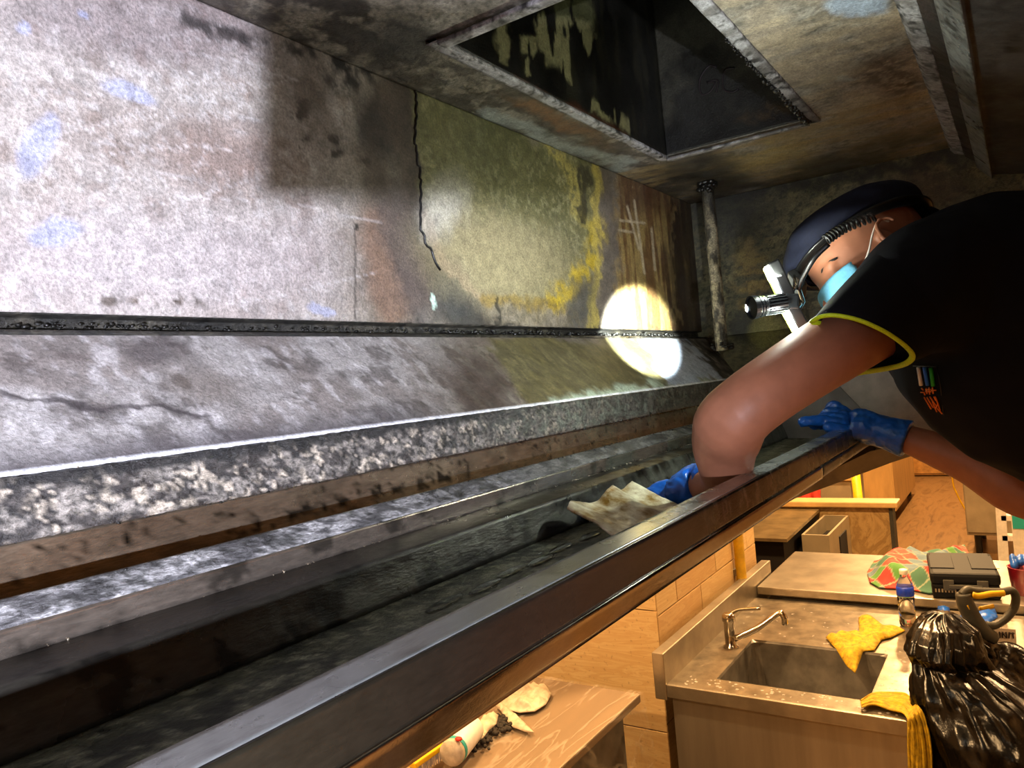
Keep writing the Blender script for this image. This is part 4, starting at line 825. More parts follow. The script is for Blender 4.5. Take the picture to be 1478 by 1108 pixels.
MB().obox(cc_+u_*wd/2*.83-v_*.05+(0, 0, .1105), u_*.028, v_*.045, (0, 0, .0015)).out('sticker', 'paper', ldd)
MB().obox(cc_-v_*.195+(0, 0, .055), u_*.06, v_*.008, (0, 0, .008), .003).out('carry_handle', 'grey_plastic', tc)
mb = MB(); 
for k in range(7): mb.obox(cc_-v_*.1865+u_*(-.11+.012*k)+(0, 0, .035), u_*.003, v_*.001, (0, 0, .007))
mb.out('moulded_marks', 'sheet_grey', tc)
# carton, tub and blue gloves at the right edge
ct = thing('carton', 'white and teal cardboard carton at the right edge on the rear counter', 'carton', (4.2, .03, -1.05))
q = onZ(1466, 822, -1.05); MB().box((q[0], q[1]-.22, -1.05), (q[0]+.12, q[1], -.78), .002).out('box_body', 'carton', ct); MB().box((q[0]-.0015, q[1]-.21, -.86), (q[0], q[1]-.004, -.80)).out('teal_band', 'teal', ct)
MB().prism([(q[0], q[1], -.78), (q[0]+.05, q[1]-.01, -.755), (q[0]+.05, q[1]-.21, -.755), (q[0], q[1]-.22, -.78)], (0, 0, .002)).out('flap', 'carton', ct)
tb2 = thing('magenta_tub', 'magenta plastic tub at the right edge beside the tool case', 'tub', onZ(1478, 858, -1.05)); q = onZ(1484, 856, -1.05)
MB().lathe(q, (0, 0, 1), [(.001, 0), (.055, 0), (.066, .11), (.068, .112), (.062, .112), (.053, .006), (.001, .005)], 24).out('tub_body', 'magenta_plastic', tb2, smooth=True)
mb = MB(); rs = np.random.RandomState(6)
for k in range(9): s = rs.uniform(.016, .03); c = q+(rs.normal()*.02, rs.normal()*.025, .125+rs.normal()*.01); mb.ell(c, (s, 0, s*.3), (0, s*.6, 0), (0, 0, s*.8), 10, 7)
tag(vox(mb.out('nitrile_glove', 'nitrile'), .004, 3), 'crumpled blue gloves stuffed in the magenta tub', 'gloves')
# trash bag
def bagmesh(rows, amp, seed, name):
    rings = []
    for y, xl, xr, d, dr in rows:
        d -= .07
        cx_ = (xl+xr)/2; rx = (xr-xl)/2/FPX*d; c = at(cx_, y, d); c2_ = unit(CR); b3 = unit(-CB)
        rings.append([c+c2_*rx*math.copysign(abs(math.cos(q))**.8, math.cos(q))+b3*dr*math.sin(q) for q in np.linspace(0, 2*math.pi, 97)[:-1]])
    R_ = np.array(rings); t0 = np.arange(len(R_)); tt = np.linspace(0, len(R_)-1, 110); R2 = np.stack([[np.interp(tt, t0, R_[:, k, a]) for a in range(3)] for k in range(96)]).transpose(2, 0, 1)
    cen = R2.mean(1, keepdims=True); nrm = R2-cen; nrm /= np.linalg.norm(nrm, axis=2, keepdims=True)+1e-9; P_ = R2.reshape(-1, 3)
    nrp = nrm.reshape(-1, 3); S_ = np.concatenate([nrp[:, :2]*1.0, P_[:, 2:]*1.6], 1); q1 = fbm(S_+.25*fbm(P_, 5, 2, 9)[:, None], 3.2, 3, seed); q2 = fbm(P_*np.array([1, 1, .7]), 11, 3, seed+1); h = (1-np.abs(q1-.5)*9).clip(-.6, 1)*amp*1.3+(1-np.abs(q2-.5)*9).clip(-.5, 1)*amp*.15
    R2 = R2+nrm*h.reshape(R2.shape[:2])[:, :, None]; return R2
rows = [(884, 1352, 1372, 2.45, .02), (892, 1338, 1384, 2.45, .05), (905, 1330, 1400, 2.43, .07), (925, 1320, 1408, 2.41, .08), (945, 1316, 1414, 2.40, .08), (958, 1324, 1424, 2.40, .07), (975, 1326, 1450, 2.38, .10), (1005, 1328, 1500, 2.36, .15), (1045, 1334, 1540, 2.34, .18), (1090, 1345, 1560, 2.32, .2), (1150, 1350, 1570, 2.3, .21), (1250, 1350, 1575, 2.3, .21), (1352, 1360, 1560, 2.3, .19)]
R2 = bagmesh(rows, .012, 3, '')
bg = thing('trash_bag', 'large glossy black trash bag gathered at the top beside the sink', 'bag', (R2[-1].mean(0)[0], R2[-1].mean(0)[1], FL))
dz = FL+.01-R2[-1][:, 2].mean(); R2[..., 2] = np.maximum(R2[..., 2], FL+.004)
MB().loft([list(r_) for r_ in R2]).out('bag_body', 'bag', bg, smooth=True)
def flap(pts, d, name, seed):
    P_ = [at(x, y, dd) for x, y, dd in pts]; mb_ = MB(); n = 26; A_ = spline(P_[:len(P_)//2], 8); B_ = spline(P_[len(P_)//2:][::-1], 8)
    V_ = np.array([[a_*(1-k/n)+b4*k/n for k in range(n+1)] for a_, b4 in zip(A_, B_)]); m_ = V_.shape[0]; V_ = V_.reshape(-1, 3); V_ += CB*((np.abs(fbm(V_, 14, 3, seed)-.5)*.12)[:, None])
    i = np.arange(m_*(n+1)).reshape(m_, n+1); F_ = np.stack([i[:-1, :-1].ravel(), i[:-1, 1:].ravel(), i[1:, 1:].ravel(), i[1:, :-1].ravel()], 1)
    return mesh_obj(name, V_, F_, 'bag', bg, True, mods=[('SOLIDIFY', dict(thickness=.003, offset=0))])
flap([(1398, 912, 2.40), (1430, 925, 2.42), (1468, 930, 2.44), (1500, 975, 2.42), (1490, 1010, 2.34), (1450, 990, 2.32), (1424, 985, 2.33), (1408, 950, 2.35)], 0, 'bag_rim', 3)
flap([(1375, 905, 2.37), (1396, 925, 2.35), (1412, 960, 2.33), (1428, 990, 2.31), (1416, 1000, 2.31), (1398, 968, 2.32), (1382, 940, 2.34), (1368, 915, 2.36)], 0, 'bag_fold', 5)
# blue plastic scraps behind the bag
for k, pl in enumerate(([(1354, 876), (1370, 878), (1372, 895), (1362, 900), (1354, 890)], [(1376, 905), (1384, 892), (1400, 884), (1420, 886), (1436, 880), (1440, 892), (1420, 906), (1396, 914)])):
    c = np.mean([onZ(x, y, ZT+.03) for x, y in pl], 0)
    tag(sheet('blue_scrap', pl, -1.075 if k == 0 else -1.075, 'nitrile', folds(.02, 20, .02), step=.01), ('small blue glove scrap just left of the tool handle behind the bag', 'larger crumpled blue glove under the loop of the tool handle')[k], 'glove')
st_ = thing('side_stand', 'pale steel work stand mostly hidden behind the black trash bag', 'stand', (3.1, 0, FL))
MB().box((2.95, -.6, -1.12), (3.58, .335, -1.085), .004).out('top', 'counter_steel', st_)
for x in (2.99, 3.54):
    for y in (-.56, .3): MB().box((x-.02, y-.02, FL), (x+.02, y+.02, -1.121)).out('leg', 'dull_steel', st_)
# tool with closed grey and yellow handle
hs = thing('hand_tool', 'grey closed-loop tool handle with yellow grip sticking out of the trash bag', 'hand tool', at(1432, 925, 2.46))
D_ = 2.42
def pxt(pts, r, name, mat, parent=hs, n=12): return MB().tube(spline([at(x, y, D_+dd) for x, y, dd in pts], 6), r, n).out(name, mat, parent, smooth=True)
pxt([(1390, 856, 0), (1394, 872, 0), (1404, 892, 0), (1418, 910, 0), (1434, 922, 0)], [.022+.005*math.sin(k/24*3) for k in range(25)], 'front_arm', 'grey_plastic')
pxt([(1388, 858, 0), (1396, 851, 0), (1410, 853, 0), (1444, 854, 0), (1460, 852, 0), (1466, 862, 0), (1463, 878, 0), (1452, 892, 0), (1436, 902, 0), (1424, 902, 0)], [.0125]*55, 'loop_handle', 'grey_plastic')
pxt([(1403, 858, -.012), (1412, 860, -.014), (1430, 857, -.014), (1449, 856, -.012)], [(.008, .010)]*19, 'yellow_grip', 'yellow_plastic')
pxt([(1396, 873, -.022), (1404, 889, -.022)], .0025, 'yellow_stripe', 'yellow_plastic'); pxt([(1414, 878, -.002), (1434, 874, -.002)], .006, 'trigger', 'yellow_plastic')
pp = thing('printed_sheet', 'pale printed sheet with dark lettering poking out above the trash bag', 'sheet', at(1452, 935, 2.5))
q = [at(x, y, 2.52) for x, y in ((1430, 905), (1466, 908), (1474, 1030), (1436, 1028))]; MB().prism(q, -CB*.002).out('sheet', 'paper', pp)
mb = MB()
for k in range(7): x = 1433+k*4.8; mb.tube([at(x, 911+.2*k, 2.515), at(x+.8*(-1)**k, 920+.2*k, 2.515)], .0022, 5)
mb.tube([at(1446, 912, 2.514), at(1452, 920, 2.514)], .002, 5); mb.tube([at(1456, 913, 2.514), at(1464, 914, 2.514)], .002, 5); mb.out('lettering', 'ink', pp)
# greasy rag in the gutter
def ragp(V): return V
V, F = gridv(60, 30, lambda u, v: np.stack([.66+u*.28, .445+.02*np.sin(u*9)+0*v, -.198+v*(.050+.012*np.sin(u*7+1))], 1))
V[:, 1] += (fbm(V, 22, 3)-.5)*.03; V[:, 2] += (fbm(V, 30, 3, 2)-.5)*.01
V[:, 0] += .0; rg = [onY(x, y, .44) for x, y in ((868, 735), (905, 715), (960, 700), (962, 712), (960, 735), (905, 775), (880, 768))]
x0, x1 = rg[0][0], rg[3][0]
V, F = gridv(70, 36, lambda u, v: np.stack([x0+u*(x1-x0)+.02*v, .405+.095*v+.006*np.sin(u*9), -.197+.034*v**1.3+.006*np.sin(u*13)*v], 1)); V[:, 2] += (fbm(V, 24, 3)-.5)*.018*(1-.4*V[:, 1]); V[:, 2] = np.maximum(V[:, 2], -.2)
tag(mesh_obj('greasy_rag', V, F, 'greasy_rag', None, True, mods=[('SOLIDIFY', dict(thickness=.003, offset=0))]), 'off-white rag with brown grease stains lying in the hood gutter by the gloved hand', 'rag')
# downlights in the kitchen ceiling
dl = None
for x, y, wh in ((1.6, 2.0, 'above the film-wrapped table'), (3.4, .70, 'above the sink unit'), (5.6, .9, 'above the marbled partition'), (8.5, .9, 'above the aisle'), (11.5, .9, 'in front of the orange far cabinets'), (1.0, -1.8, 'behind the worker'), (-1.0, 1.8, 'beyond the near end of the hood'), (5.5, -1.8, 'right of the step ladder')):
    t_ = thing('downlight', 'round warm ceiling downlight '+wh, 'lamp', (x, y, 1.53), 'kitchen ceiling downlights')
    MB().lathe((x, y, 1.522), (0, 0, 1), [(.11, 0), (.13, .0), (.13, .028), (.11, .028)], 28).out('trim_ring', 'white_paint', t_, smooth=True)
    MB().lathe((x, y, 1.535), (0, 0, 1), [(.002, 0), (.109, 0), (.109, .01), (.002, .01)], 28).out('diffuser', 'downlight', t_)
# ================================================================== THE WORKER
pr_ = thing('person', 'person in dark T-shirt and cap leaning into the hood, wearing blue gloves', 'person', (1.3, -.62, -1.05))
def J(px, py, d): return at(px, py, d)
Hc = J(1257, 384, 1.20)                     # head centre
Fd = unit(-.87*CR-.48*CU-.05*CB); Ud = unit(-.45*CR+.72*CU-.50*CB); Ud = unit(Ud-Fd*(Ud@Fd)); Rd = np.cross(Fd, Ud)   # face, crown, the worker's right
if Rd@CB > 0: LS = Rd
else: LS = -Rd                              # side of the head that the camera sees
def hp(f, u, s): return Hc+Fd*f+Ud*u+LS*s
mb = MB()
mb.ell(hp(-.012, .035, 0), Fd*.094, LS*.074, Ud*.082, 24, 16)         # cranium
mb.ell(hp(.022, -.028, 0), Fd*.060, LS*.058, Ud*.080, 20, 14)        # face mass
mb.ell(hp(.030, -.085, 0), Fd*.038, LS*.034, Ud*.026, 16, 10)        # jaw / chin
mb.ell(hp(.062, .014, 0), Fd*.018, LS*.050, Ud*.015, 16, 10)          # brow
mb.tube([hp(.072, .000, 0), hp(.088, -.022, 0), hp(.092, -.034, 0)], [.008, .011, .012], 10)   # nose
mb.ell(hp(.080, -.036, .010), Fd*.010, LS*.009, Ud*.008); mb.ell(hp(.080, -.036, -.010), Fd*.010, LS*.009, Ud*.008)
mb.ell(hp(.068, -.062, 0), Fd*.012, LS*.024, Ud*.007)                 # lips
for s in (1, -1):
    mb.ell(hp(.052, -.022, .040*s), Fd*.022, LS*.018, Ud*.018); mb.ell(hp(.064, .000, .029*s), Fd*.013, LS*.016, Ud*.011)
    ec = hp(-.012, -.008, .070*s); E_ = [ec+Fd*(.017*math.cos(q)-.003)+Ud*(.029*math.sin(q)) + LS*s*.014*(1 if abs(q) < 9 else 0)-Fd*.004 for q in np.linspace(-2.2, 2.6, 14)]
    mb.tube(E_, .0042, 8); mb.ell(ec+LS*s*.004, Fd*.011, LS*.006, Ud*.019, 14, 8)
N0 = J(1330, 430, 1.20); mb.tube([hp(-.035, -.05, 0), (hp(-.04, -.07, 0)+N0)/2, N0], [.056, .055, .062], 18)
# torso core inside the shirt, left arm, right arm
Sh, El, Wr = J(1350, 412, 1.10), J(1076, 588, 1.02), J(1045, 694, 1.10)
mb.tube([N0, (N0+J(1460, 480, 1.22))/2, J(1460, 480, 1.22), J(1600, 500, 1.25)], [(.07, .07), (.13, .10), (.15, .12), (.14, .11)], 20)
P = spline([Sh, (Sh*.5+El*.5)+CU*.004, El, El*.5+Wr*.5-CR*.012+CU*.006, Wr, J(1012, 702, 1.15)], 8)
rr = np.interp(np.linspace(0, 5, len(P)), [0, 1, 1.6, 2, 2.5, 3, 4, 5], [.056, .050, .046, .0455, .049, .047, .033, .026])
mb.tube(P, [float(q) for q in rr], 22)
Rs, Re, Rw, Rh = J(1560, 520, 1.38), J(1520, 712, 1.36), J(1300, 630, 1.53), J(1262, 622, 1.56)
P = spline([Rs, Re, (Re*.45+Rw*.55), Rw, Rh], 8); rr = np.interp(np.linspace(0, 4, len(P)), [0, 1, 1.5, 2, 3, 4], [.055, .050, .052, .044, .029, .026])
mb.tube(P, [(float(q)*.9, float(q)) for q in rr], 22)
body = vox(mb.out('body', 'skin', pr_), .0035, 5)
# red ear overlay is skin of its own tint
ec = hp(-.012, -.008, .072)
# eye: closed lid crease and lashes, brow hair
mb = MB(); mb.tube([hp(.070, -.003, .020), hp(.073, -.007, .030), hp(.066, -.007, .041), hp(.057, -.005, .048)], .0013, 6); mb.out('eyelid_crease', 'hair', body, smooth=True)
MB().tube([hp(.076, .016, .014), hp(.073, .020, .028), hp(.062, .019, .044), hp(.054, .015, .052)], [.002, .003, .0028, .0015], 6).out('eyebrow', 'hair', body, smooth=True)
# hair stubble patch above the ear
# mask and loop
rings = []
def shell(f, u, s): return hp(f, u, s)
V, F = gridv(26, 20, lambda a, b: np.zeros((len(a), 3))); a, b = np.meshgrid(np.linspace(-1, 1, 26), np.linspace(0, 1, 20)); a = a.ravel(); b = b.ravel()
W = np.array([hp(.032+.062*math.cos(x*1.32)*(1-.20*y*y)-.004*y+.0015*math.sin(y*40), -.008+.006*(1-abs(x))-.092*y, .066*math.sin(x*1.32)*(1-.2*y)) for x, y in zip(a, b)])
mk = mesh_obj('face_mask', W, F, 'mask_cloth', pr_, True, mods=[('SOLIDIFY', dict(thickness=.002, offset=0))])
m0 = hp(.042, -.028, .067)
MB().tube(spline([m0, hp(.022, -.012, .078), hp(.002, .008, .080), hp(-.018, .022, .081), hp(-.028, .012, .080)], 6), .0016, 7).out('ear_loop', 'white_cord', mk, smooth=True)
MB().tube(spline([hp(.035, -.09, .058), hp(.012, -.06, .068), hp(-.014, -.042, .074)], 6), .0013, 7).out('ear_loop', 'white_cord', mk, smooth=True)
# cap: soft dome with rolled rim
rings = []
for k, (h_, s_) in enumerate([(0, 1.0), (.010, 1.06), (.022, 1.10), (.036, 1.11), (.052, 1.07), (.068, .96), (.080, .78), (.088, .5), (.091, .12)]):
    ring = []
    for i in range(48):
        q = 2*math.pi*i/48; f = math.cos(q); s2 = math.sin(q); base = .040+.008*f; puff = 1+.05*math.sin(q*5+k)*(k in (2, 3, 4, 5))+.03*math.sin(q*11+k*2)*(k in (3, 4))
        ring.append(hp(-.012+f*.104*s_*puff, base+h_*.72, s2*.084*s_*puff))
    rings.append(ring)
cap = MB().loft(rings, (False, True)).out('cap', 'cap_cloth', pr_, smooth=True, mods=[('SOLIDIFY', dict(thickness=.003, offset=1)), ('SUBSURF', dict(levels=1, render_levels=1))])
MB().tube([hp(-.012+math.cos(q)*.103, .041+.008*math.cos(q), math.sin(q)*.083) for q in np.linspace(0, 2*math.pi, 60)], [(.006, .0035)]*60, 8).out('cap_rim', 'cap_cloth', cap, smooth=True)
MB().tube([hp(-.10, .04, .01), hp(-.12, .035, .012), hp(-.13, .02, .012)], [(.02, .008), (.022, .007), (.01, .004)], 10).out('cap_tail', 'cap_cloth', cap, smooth=True)
# headlamp
hl = thing('headlamp', 'black headlamp with ribbed barrel and two glowing side bars strapped to the cap', 'headlamp', J(1140, 435, 1.14))
MB().tube([hp(-.012+math.cos(q)*.110, .036+.008*math.cos(q), math.sin(q)*.090) for q in np.linspace(0, 2*math.pi, 60)], [(.009, .0018)]*60, 8).out('strap', 'black_plastic', hl, smooth=True)
br_ = hp(.104, .038, .012)
D0 = 1.135
p0, p1 = J(1136, 436, D0), J(1084, 444, D0-.012); ax = unit(p1-p0); L_ = np.linalg.norm(p1-p0); 
MB().lathe(p0, ax, [(.002, 0), (.012, .001), (.0135, .006), (.0135, L_*.62), (.0155, L_*.66), (.0155, L_*.72), (.0145, L_*.73), (.0165, L_*.76), (.0165, L_*.82), (.0155, L_*.83), (.0175, L_*.87), (.0175, L_), (.0155, L_), (.0145, L_-.003)], 32).out('lamp_barrel', 'lamp_metal', hl, smooth=False)
MB().lathe(p1-ax*.0045, ax, [(.0005, 0), (.0148, 0), (.0148, .001), (.0005, .0012)], 24).out('lens', 'lens_light', hl)
mb = MB(); a1 = unit(np.cross(ax, CB)); a2 = np.cross(ax, a1)
for k in range(20): q = 2*math.pi*k/20; n_ = a1*math.cos(q)+a2*math.sin(q); mb.obox(p0+ax*(L_*.35)+n_*.0140, ax*L_*.24, n_*.0012, np.cross(ax, n_)*.0009)
mb.out('cooling_rib', 'lamp_metal', hl)
for (x0, y0), (x1, y1) in (((1138, 428), (1114, 377)), ((1140, 440), (1160, 476))):
    a_, b_ = J(x0, y0, D0+.004), J(x1, y1, D0+.004); l = unit(b_-a_); w_ = unit(np.cross(l, CB)); w_ = w_ if w_@CR > 0 else -w_; n_ = unit(np.cross(l, w_)); n_ = n_ if n_@CB > 0 else -n_
    h_ = np.linalg.norm(b_-a_)/2; c = (a_+b_)/2
    bar = MB().obox(c, l*h_, w_*.0095, n_*.007, .003).out('side_bar', 'black_plastic', hl)
    MB().obox(c-w_*.0105+n_*.0012, l*h_*.90, w_*.0025, n_*.0052, .0012).out('light_strip', 'cob_light', bar)
    MB().obox(c-w_*.0145+n_*.0006, l*h_*.84, w_*.0014, n_*.0040, .0007).out('phosphor_edge', 'cob_rim', bar)
pv = J(1140, 436, D0+.006)
MB().obox(pv, CR*.010, CU*.012, CB*.012, .003).out('pivot', 'lamp_metal', hl)
mb = MB(); mb.tube([pv, J(1150, 448, 1.15), J(1156, 440, 1.155), br_], .0022, 8); mb.tube([pv, J(1146, 418, 1.15), br_+Ud*.01], .0022, 8); mb.tube([J(1150, 452, 1.15), J(1160, 436, 1.16), J(1152, 412, 1.16), J(1148, 400, 1.165)], .003, 8); mb.out('wire_bracket', 'chrome', hl, smooth=True)
MB().obox(hp(.108, .034, .0), Fd*.007, Ud*.017, LS*.022, .003).out('strap_plate', 'black_plastic', hl)
MB().tube(spline([J(1152, 418, 1.15), J(1160, 398, 1.14), J(1176, 372, 1.12), J(1196, 352, 1.11)], 6), .004, 8).out('cable', 'black_plastic', hl, smooth=True)
P = []; cA = [J(1192, 346, 1.105), J(1220, 328, 1.115), J(1262, 312, 1.13)]; cs = spline(cA, 60)
for k, q in enumerate(cs): t_ = k*.62; P.append(q+Ud*.007*math.cos(t_)+LS*.007*math.sin(t_))
MB().tube(P, .0018, 6).out('coil_cable', 'black_plastic', hl, smooth=True)
# --- shirt: torso tube + open sleeves
def ring3(c, u, v, n=40, p=1.0): return [np.array(c)+u*math.cos(2*math.pi*k/n)+v*math.sin(2*math.pi*k/n) for k in range(n)]
Y_ = np.array([0, 1., 0]); X_ = np.array([1., 0, 0]); Z_ = np.array([0, 0, 1.])
# rows given as (top px, bottom px, depth, half thickness along the view)
rowsT = [((1290, 372), (1280, 405), 1.17, .04), ((1306, 345), (1300, 460), 1.16, .09), ((1330, 318), (1316, 520), 1.15, .14), ((1362, 299), (1332, 578), 1.15, .165), ((1410, 285), (1375, 628), 1.15, .175), ((1460, 281), (1418, 665), 1.15, .18), ((1530, 281), (1500, 700), 1.15, .18), ((1640, 290), (1620, 715), 1.16, .17), ((1780, 320), (1770, 690), 1.18, .16), ((1930, 370), (1930, 680), 1.2, .15)]
rings = []
for a_, b_, d, th in rowsT:
    A_, B_ = J(*a_, d), J(*b_, d); c = (A_+B_)/2; rings.append([c+(A_-B_)/2*math.cos(q)+(-CB)*th*math.sin(q)*1.0 for q in np.linspace(0, 2*math.pi, 49)[:-1]])
mbs = MB().loft(rings)
# shoulder mass
mbs.tube([J(1400, 412, 1.12), J(1350, 415, 1.08), J(1300, 437, 1.05), J(1262, 468, 1.045)], [.118, .100, .080, .064], 28)
shirt = mbs.out('shirt', 'shirt', pr_); md = shirt.modifiers.new('r', 'REMESH'); md.mode = 'VOXEL'; md.voxel_size = .006; sd = shirt.modifiers.new('s', 'SMOOTH'); sd.iterations = 14; sd.factor = .6
shirt.data.polygons.foreach_set('use_smooth', [True]*len(shirt.data.polygons))
dg = bpy.context.evaluated_depsgraph_get(); dg.update(); me = bpy.data.meshes.new_from_object(shirt.evaluated_get(dg)); shirt.modifiers.clear(); shirt.data = me; me.materials.clear(); me.materials.append(MATS['shirt']); me.polygons.foreach_set('use_smooth', [True]*len(me.polygons))
co = np.empty(len(me.vertices)*3); me.vertices.foreach_get('co', co); co = co.reshape(-1, 3); wv = co*np.array([1, 1, 1.]); h = (1-np.abs(fbm(wv*np.array([1, 1, 1.]), 7, 3, 8)-.5)*7).clip(-1, 1)*.004; nn = np.empty(len(me.vertices)*3); me.vertices.foreach_get('normal', nn); co = co+nn.reshape(-1, 3)*h[:, None]; me.vertices.foreach_set('co', co.ravel()); me.update()
# sleeve: loft from the opening ring back to the shoulder
op = spline([(1172, 464, .985), (1184, 457, .965), (1206, 455, .955), (1240, 462, .95), (1276, 478, .95), (1304, 497, .96), (1317, 513, .985), (1306, 525, 1.01), (1278, 532, 1.06), (1246, 537, 1.09), (1222, 539, 1.11), (1222, 515, 1.14), (1212, 485, 1.14), (1192, 466, 1.08)], 4)
op = np.array(op); n_ = len(op); OP = [J(x, y, d) for x, y, d in op]
back = [J(1300+78*math.cos(q)*.75, 412+78*math.sin(q), 1.07+.0*q) for q in np.linspace(0, 2*math.pi, n_)]
OC = np.mean(OP, 0); BC = J(1322, 420, 1.09)
rg_ = []
for t_ in np.linspace(0, 1, 12):
    row_ = []
    for p_ in OP: d_ = p_-OC; q_ = BC+unit(d_-unit(BC-OC)*(d_@unit(BC-OC)))*.084; row_.append(p_*(1-t_)+q_*t_+unit(d_)*.006*math.sin(t_*3.14))
    rg_.append(row_)
MB().loft(rg_, (False, False)).out('sleeve', 'shirt', shirt, smooth=True, mods=[('SOLIDIFY', dict(thickness=.002, offset=0))])
MB().tube(OP+[OP[0]], [(.0042, .0028)]*(n_+1), 8).out('neon_piping', 'neon', shirt, smooth=True)
# embroidered badge on the chest, following the cloth
def onshirt(x, y, lift=.004):
    from mathutils.bvhtree import BVHTree
    global _bvh
    if '_bvh' not in globals():
        wl = wloc(shirt); _bvh = BVHTree.FromPolygons([v.co+wl for v in shirt.data.vertices], [p.vertices[:] for p in shirt.data.polygons])
    d = Vector(unit(ray(x, y))); h = _bvh.ray_cast(Vector((0, 0, ZO)), d)[0]
    if h is None: return None
    return np.array(h)-np.array([0, 0, ZO])-np.array(d)*lift
def emb(strokes, r, name, mat):
    mb_ = MB()
    for s in strokes:
        P_ = [onshirt(*q) for q in (s if len(s) > 2 else [s[0], ((s[0][0]+s[1][0])/2, (s[0][1]+s[1][1])/2), s[1]])]; P_ = [q for q in P_ if q is not None]
        if len(P_) > 1: mb_.tube(P_, r, 6)
    if mb_.V: mb_.out(name, mat, shirt, smooth=True)
emb([[(1325.5, 530), (1329.5, 556)]], .0028, 'white_stripe', 'white_thread'); emb([[(1334.5, 530), (1339, 556)]], .0028, 'blue_stripe', 'blue_thread'); emb([[(1343.5, 531), (1347, 557)]], .0028, 'green_stripe', 'green_thread')
emb([[(1330, 560), (1333, 563)], [(1329, 566), (1334, 566)], [(1334, 566), (1335, 570)], [(1337, 560), (1338, 568)], [(1336, 562), (1343, 562)], [(1336, 565), (1344, 565)], [(1341, 559), (1342, 569)], [(1346, 559), (1347, 568)], [(1344, 563), (1351, 563)],
     [(1334, 573), (1344, 590)], [(1338, 573), (1347, 588)], [(1342, 572), (1351, 585)], [(1350, 572), (1357, 592)], [(1346, 580), (1352, 594)], [(1352, 588), (1360, 597)], [(1348, 572), (1351, 578)], [(1354, 582), (1350, 590)]], .0011, 'orange_lettering', 'orange_thread')
emb([[(1318, 528), (1352, 529), (1358, 560), (1362, 598)]], .0009, 'badge_border', 'black_plastic')
# trousers and shoes: the worker stands on the front counter, right of the frame
hipL, hipR = J(1900, 520, 1.2), J(1900, 520, 1.2)
mb = MB(); Hp = (hipL)
for s in (-.1, .1):
    h0 = np.array([1.32+s, -.56, -.06]); k0 = np.array([1.30+s*1.2, -.60, -.53]); f0 = np.array([1.30+s*1.2, -.66, -.97])
    mb.tube([h0, (h0+k0)/2, k0, (k0+f0)/2, f0], [.105, .09, .068, .062, .055], 18)
mb.ell((1.32, -.55, .0), (.19, 0, 0), (0, .15, 0), (0, 0, .14))
vox(mb.out('trousers', 'shirt', pr_), .008, 6)
for s in (-.12, .12):
    vox(MB().tube([(1.30+s, -.72, -1.015), (1.30+s, -.62, -1.01), (1.30+s, -.52, -1.02), (1.30+s, -.45, -1.028)], [(.038, .034), (.042, .038), (.045, .028), (.034, .020)], 14).ell((1.30+s, -.68, -.99), (.045, 0, 0), (0, .05, 0), (0, 0, .05)).out('shoe', 'black_plastic', pr_), .005, 4)
stv = thing('front_counter', 'low steel counter in front of the hood on which the worker stands', 'counter', (1.3, -.8, FL))
MB().box((.5, -1.25, -1.09), (2.2, -.36, -1.052), .004).out('top', 'counter_steel', stv); MB().box((.54, -1.2, -1.85), (2.16, -.40, -1.091)).out('body', 'dull_steel', stv)
for x in (.6, 2.1):
    for y in (-1.15, -.46): MB().tube([(x, y, -1.85), (x, y, FL)], .02, 10).out('leg', 'chrome', stv)
# --- gloves with separate fingers
def glove(name, wrist, palm, knuckles, tips, thumb, cuffdir, cuff_r, label=None):
    mb_ = MB(); mb_.tube([wrist, (wrist+palm)/2, palm], [(.031, .031), (.042, .030), (.047, .026)], 18)
    mb_.ell((wrist+palm)/2, unit(palm-wrist)*.045, CU*.036, CB*.030, 16, 12)
    for (kn, mid, tp), r in zip(tips, (.0115, .0125, .0125, .0115)): mb_.tube(spline([palm*.35+kn*.65, kn, mid, tp], 5), [r*1.15]*8+[r]*8, 12); mb_.ell(tp, (r, 0, 0), (0, r, 0), (0, 0, r), 10, 8)
    a_, b_, c_ = thumb; mb_.tube(spline([a_, b_, c_], 5), [.014]*5+[.0115]*6, 12); mb_.ell(c_, (.0115, 0, 0), (0, .0115, 0), (0, 0, .0115), 10, 8)
    cu = unit(cuffdir)
    mb_.tube([wrist+cu*.0, wrist+cu*.03, wrist+cu*.058], [.032, cuff_r, cuff_r*1.12], 20)
    o = mb_.out(name, 'nitrile', pr_); vox(o, .0028, 3); me_ = o.data; nv = len(me_.vertices); co_ = np.empty(nv*3); nn_ = np.empty(nv*3); me_.vertices.foreach_get('co', co_); me_.vertices.foreach_get('normal', nn_)
    co_ = co_.reshape(-1, 3); h_ = (1-np.abs(fbm(co_, 55, 3, 8)-.5)*7).clip(-1, 1)*.0014; co_ = co_+nn_.reshape(-1, 3)*h_[:, None]; me_.vertices.foreach_set('co', co_.ravel()); me_.update(); return o
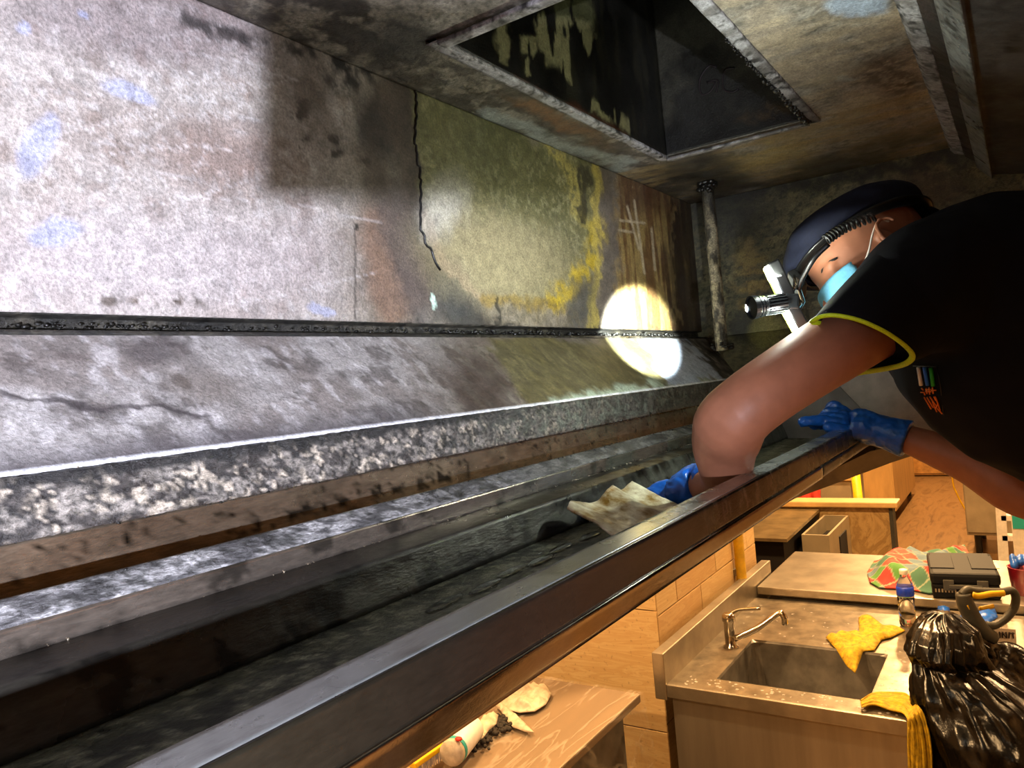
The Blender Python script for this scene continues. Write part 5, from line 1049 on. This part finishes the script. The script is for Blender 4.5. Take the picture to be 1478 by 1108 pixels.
wr, pm = J(1266, 620, 1.55), J(1236, 612, 1.575)
gr_ = glove('right_glove', wr, pm, None, [(J(1216, 594, 1.60), J(1202, 586, 1.63), J(1194, 604, 1.655)), (J(1214, 600, 1.59), J(1196, 596, 1.62), J(1186, 612, 1.645)), (J(1213, 606, 1.58), J(1192, 603, 1.60), J(1176, 612, 1.625)), (J(1214, 612, 1.57), J(1188, 607, 1.58), J(1160, 609, 1.585))],
      (J(1240, 624, 1.555), J(1222, 622, 1.55), J(1196, 616, 1.555)), J(1330, 640, 1.50)-wr, .034)
wr2, pm2 = J(1010, 700, 1.155), J(985, 708, 1.18)
glove('left_glove', wr2, pm2, None, [(J(966, 704, 1.20), J(950, 706, 1.20), J(936, 716, 1.20)), (J(964, 709, 1.195), J(946, 714, 1.195), J(934, 724, 1.19)), (J(964, 714, 1.19), J(948, 722, 1.19), J(938, 732, 1.185)), (J(967, 719, 1.18), J(956, 728, 1.18), J(948, 738, 1.175))],
      (J(992, 722, 1.175), J(978, 732, 1.165), J(964, 738, 1.16)), J(1040, 690, 1.14)-wr2, .034)
# the phone that takes the picture: its body throws the square shadow on the back panel
Wp = onY(381, 291, YB); Lp = lamp_pos; tt_ = 0
ph = thing('smartphone', 'black smartphone held level at the hood opening, out of view', 'phone', (0, 0, -.03))
d_ = Lp-Wp; k_ = ((Lp@CB)-.006)/((d_)@CB); Cn = Lp-d_*k_            # corner of the phone on the line lamp -> shadow corner
cxr, cyu = Cn@CR, Cn@CU
bx_ = MB().obox(CR*(cxr+.074)+CU*(cyu+.036)+CB*.0105, CR*.074, CU*.036, CB*.0045, .003)
bx_.out('phone_body', 'black_glass', ph)
MB().obox(CR*(cxr+.074)+CU*(cyu+.036)+CB*.0154, CR*.070, CU*.033, CB*.0005, .0003).out('screen', 'black_glass', ph)
MB().obox(CR*(cxr+.074+.05)+CU*(cyu+.036)+CB*.0052, CR*.014, CU*.016, CB*.0012, .0006).out('camera_bump', 'black_glass', ph)
print('phone corner', cxr, cyu)
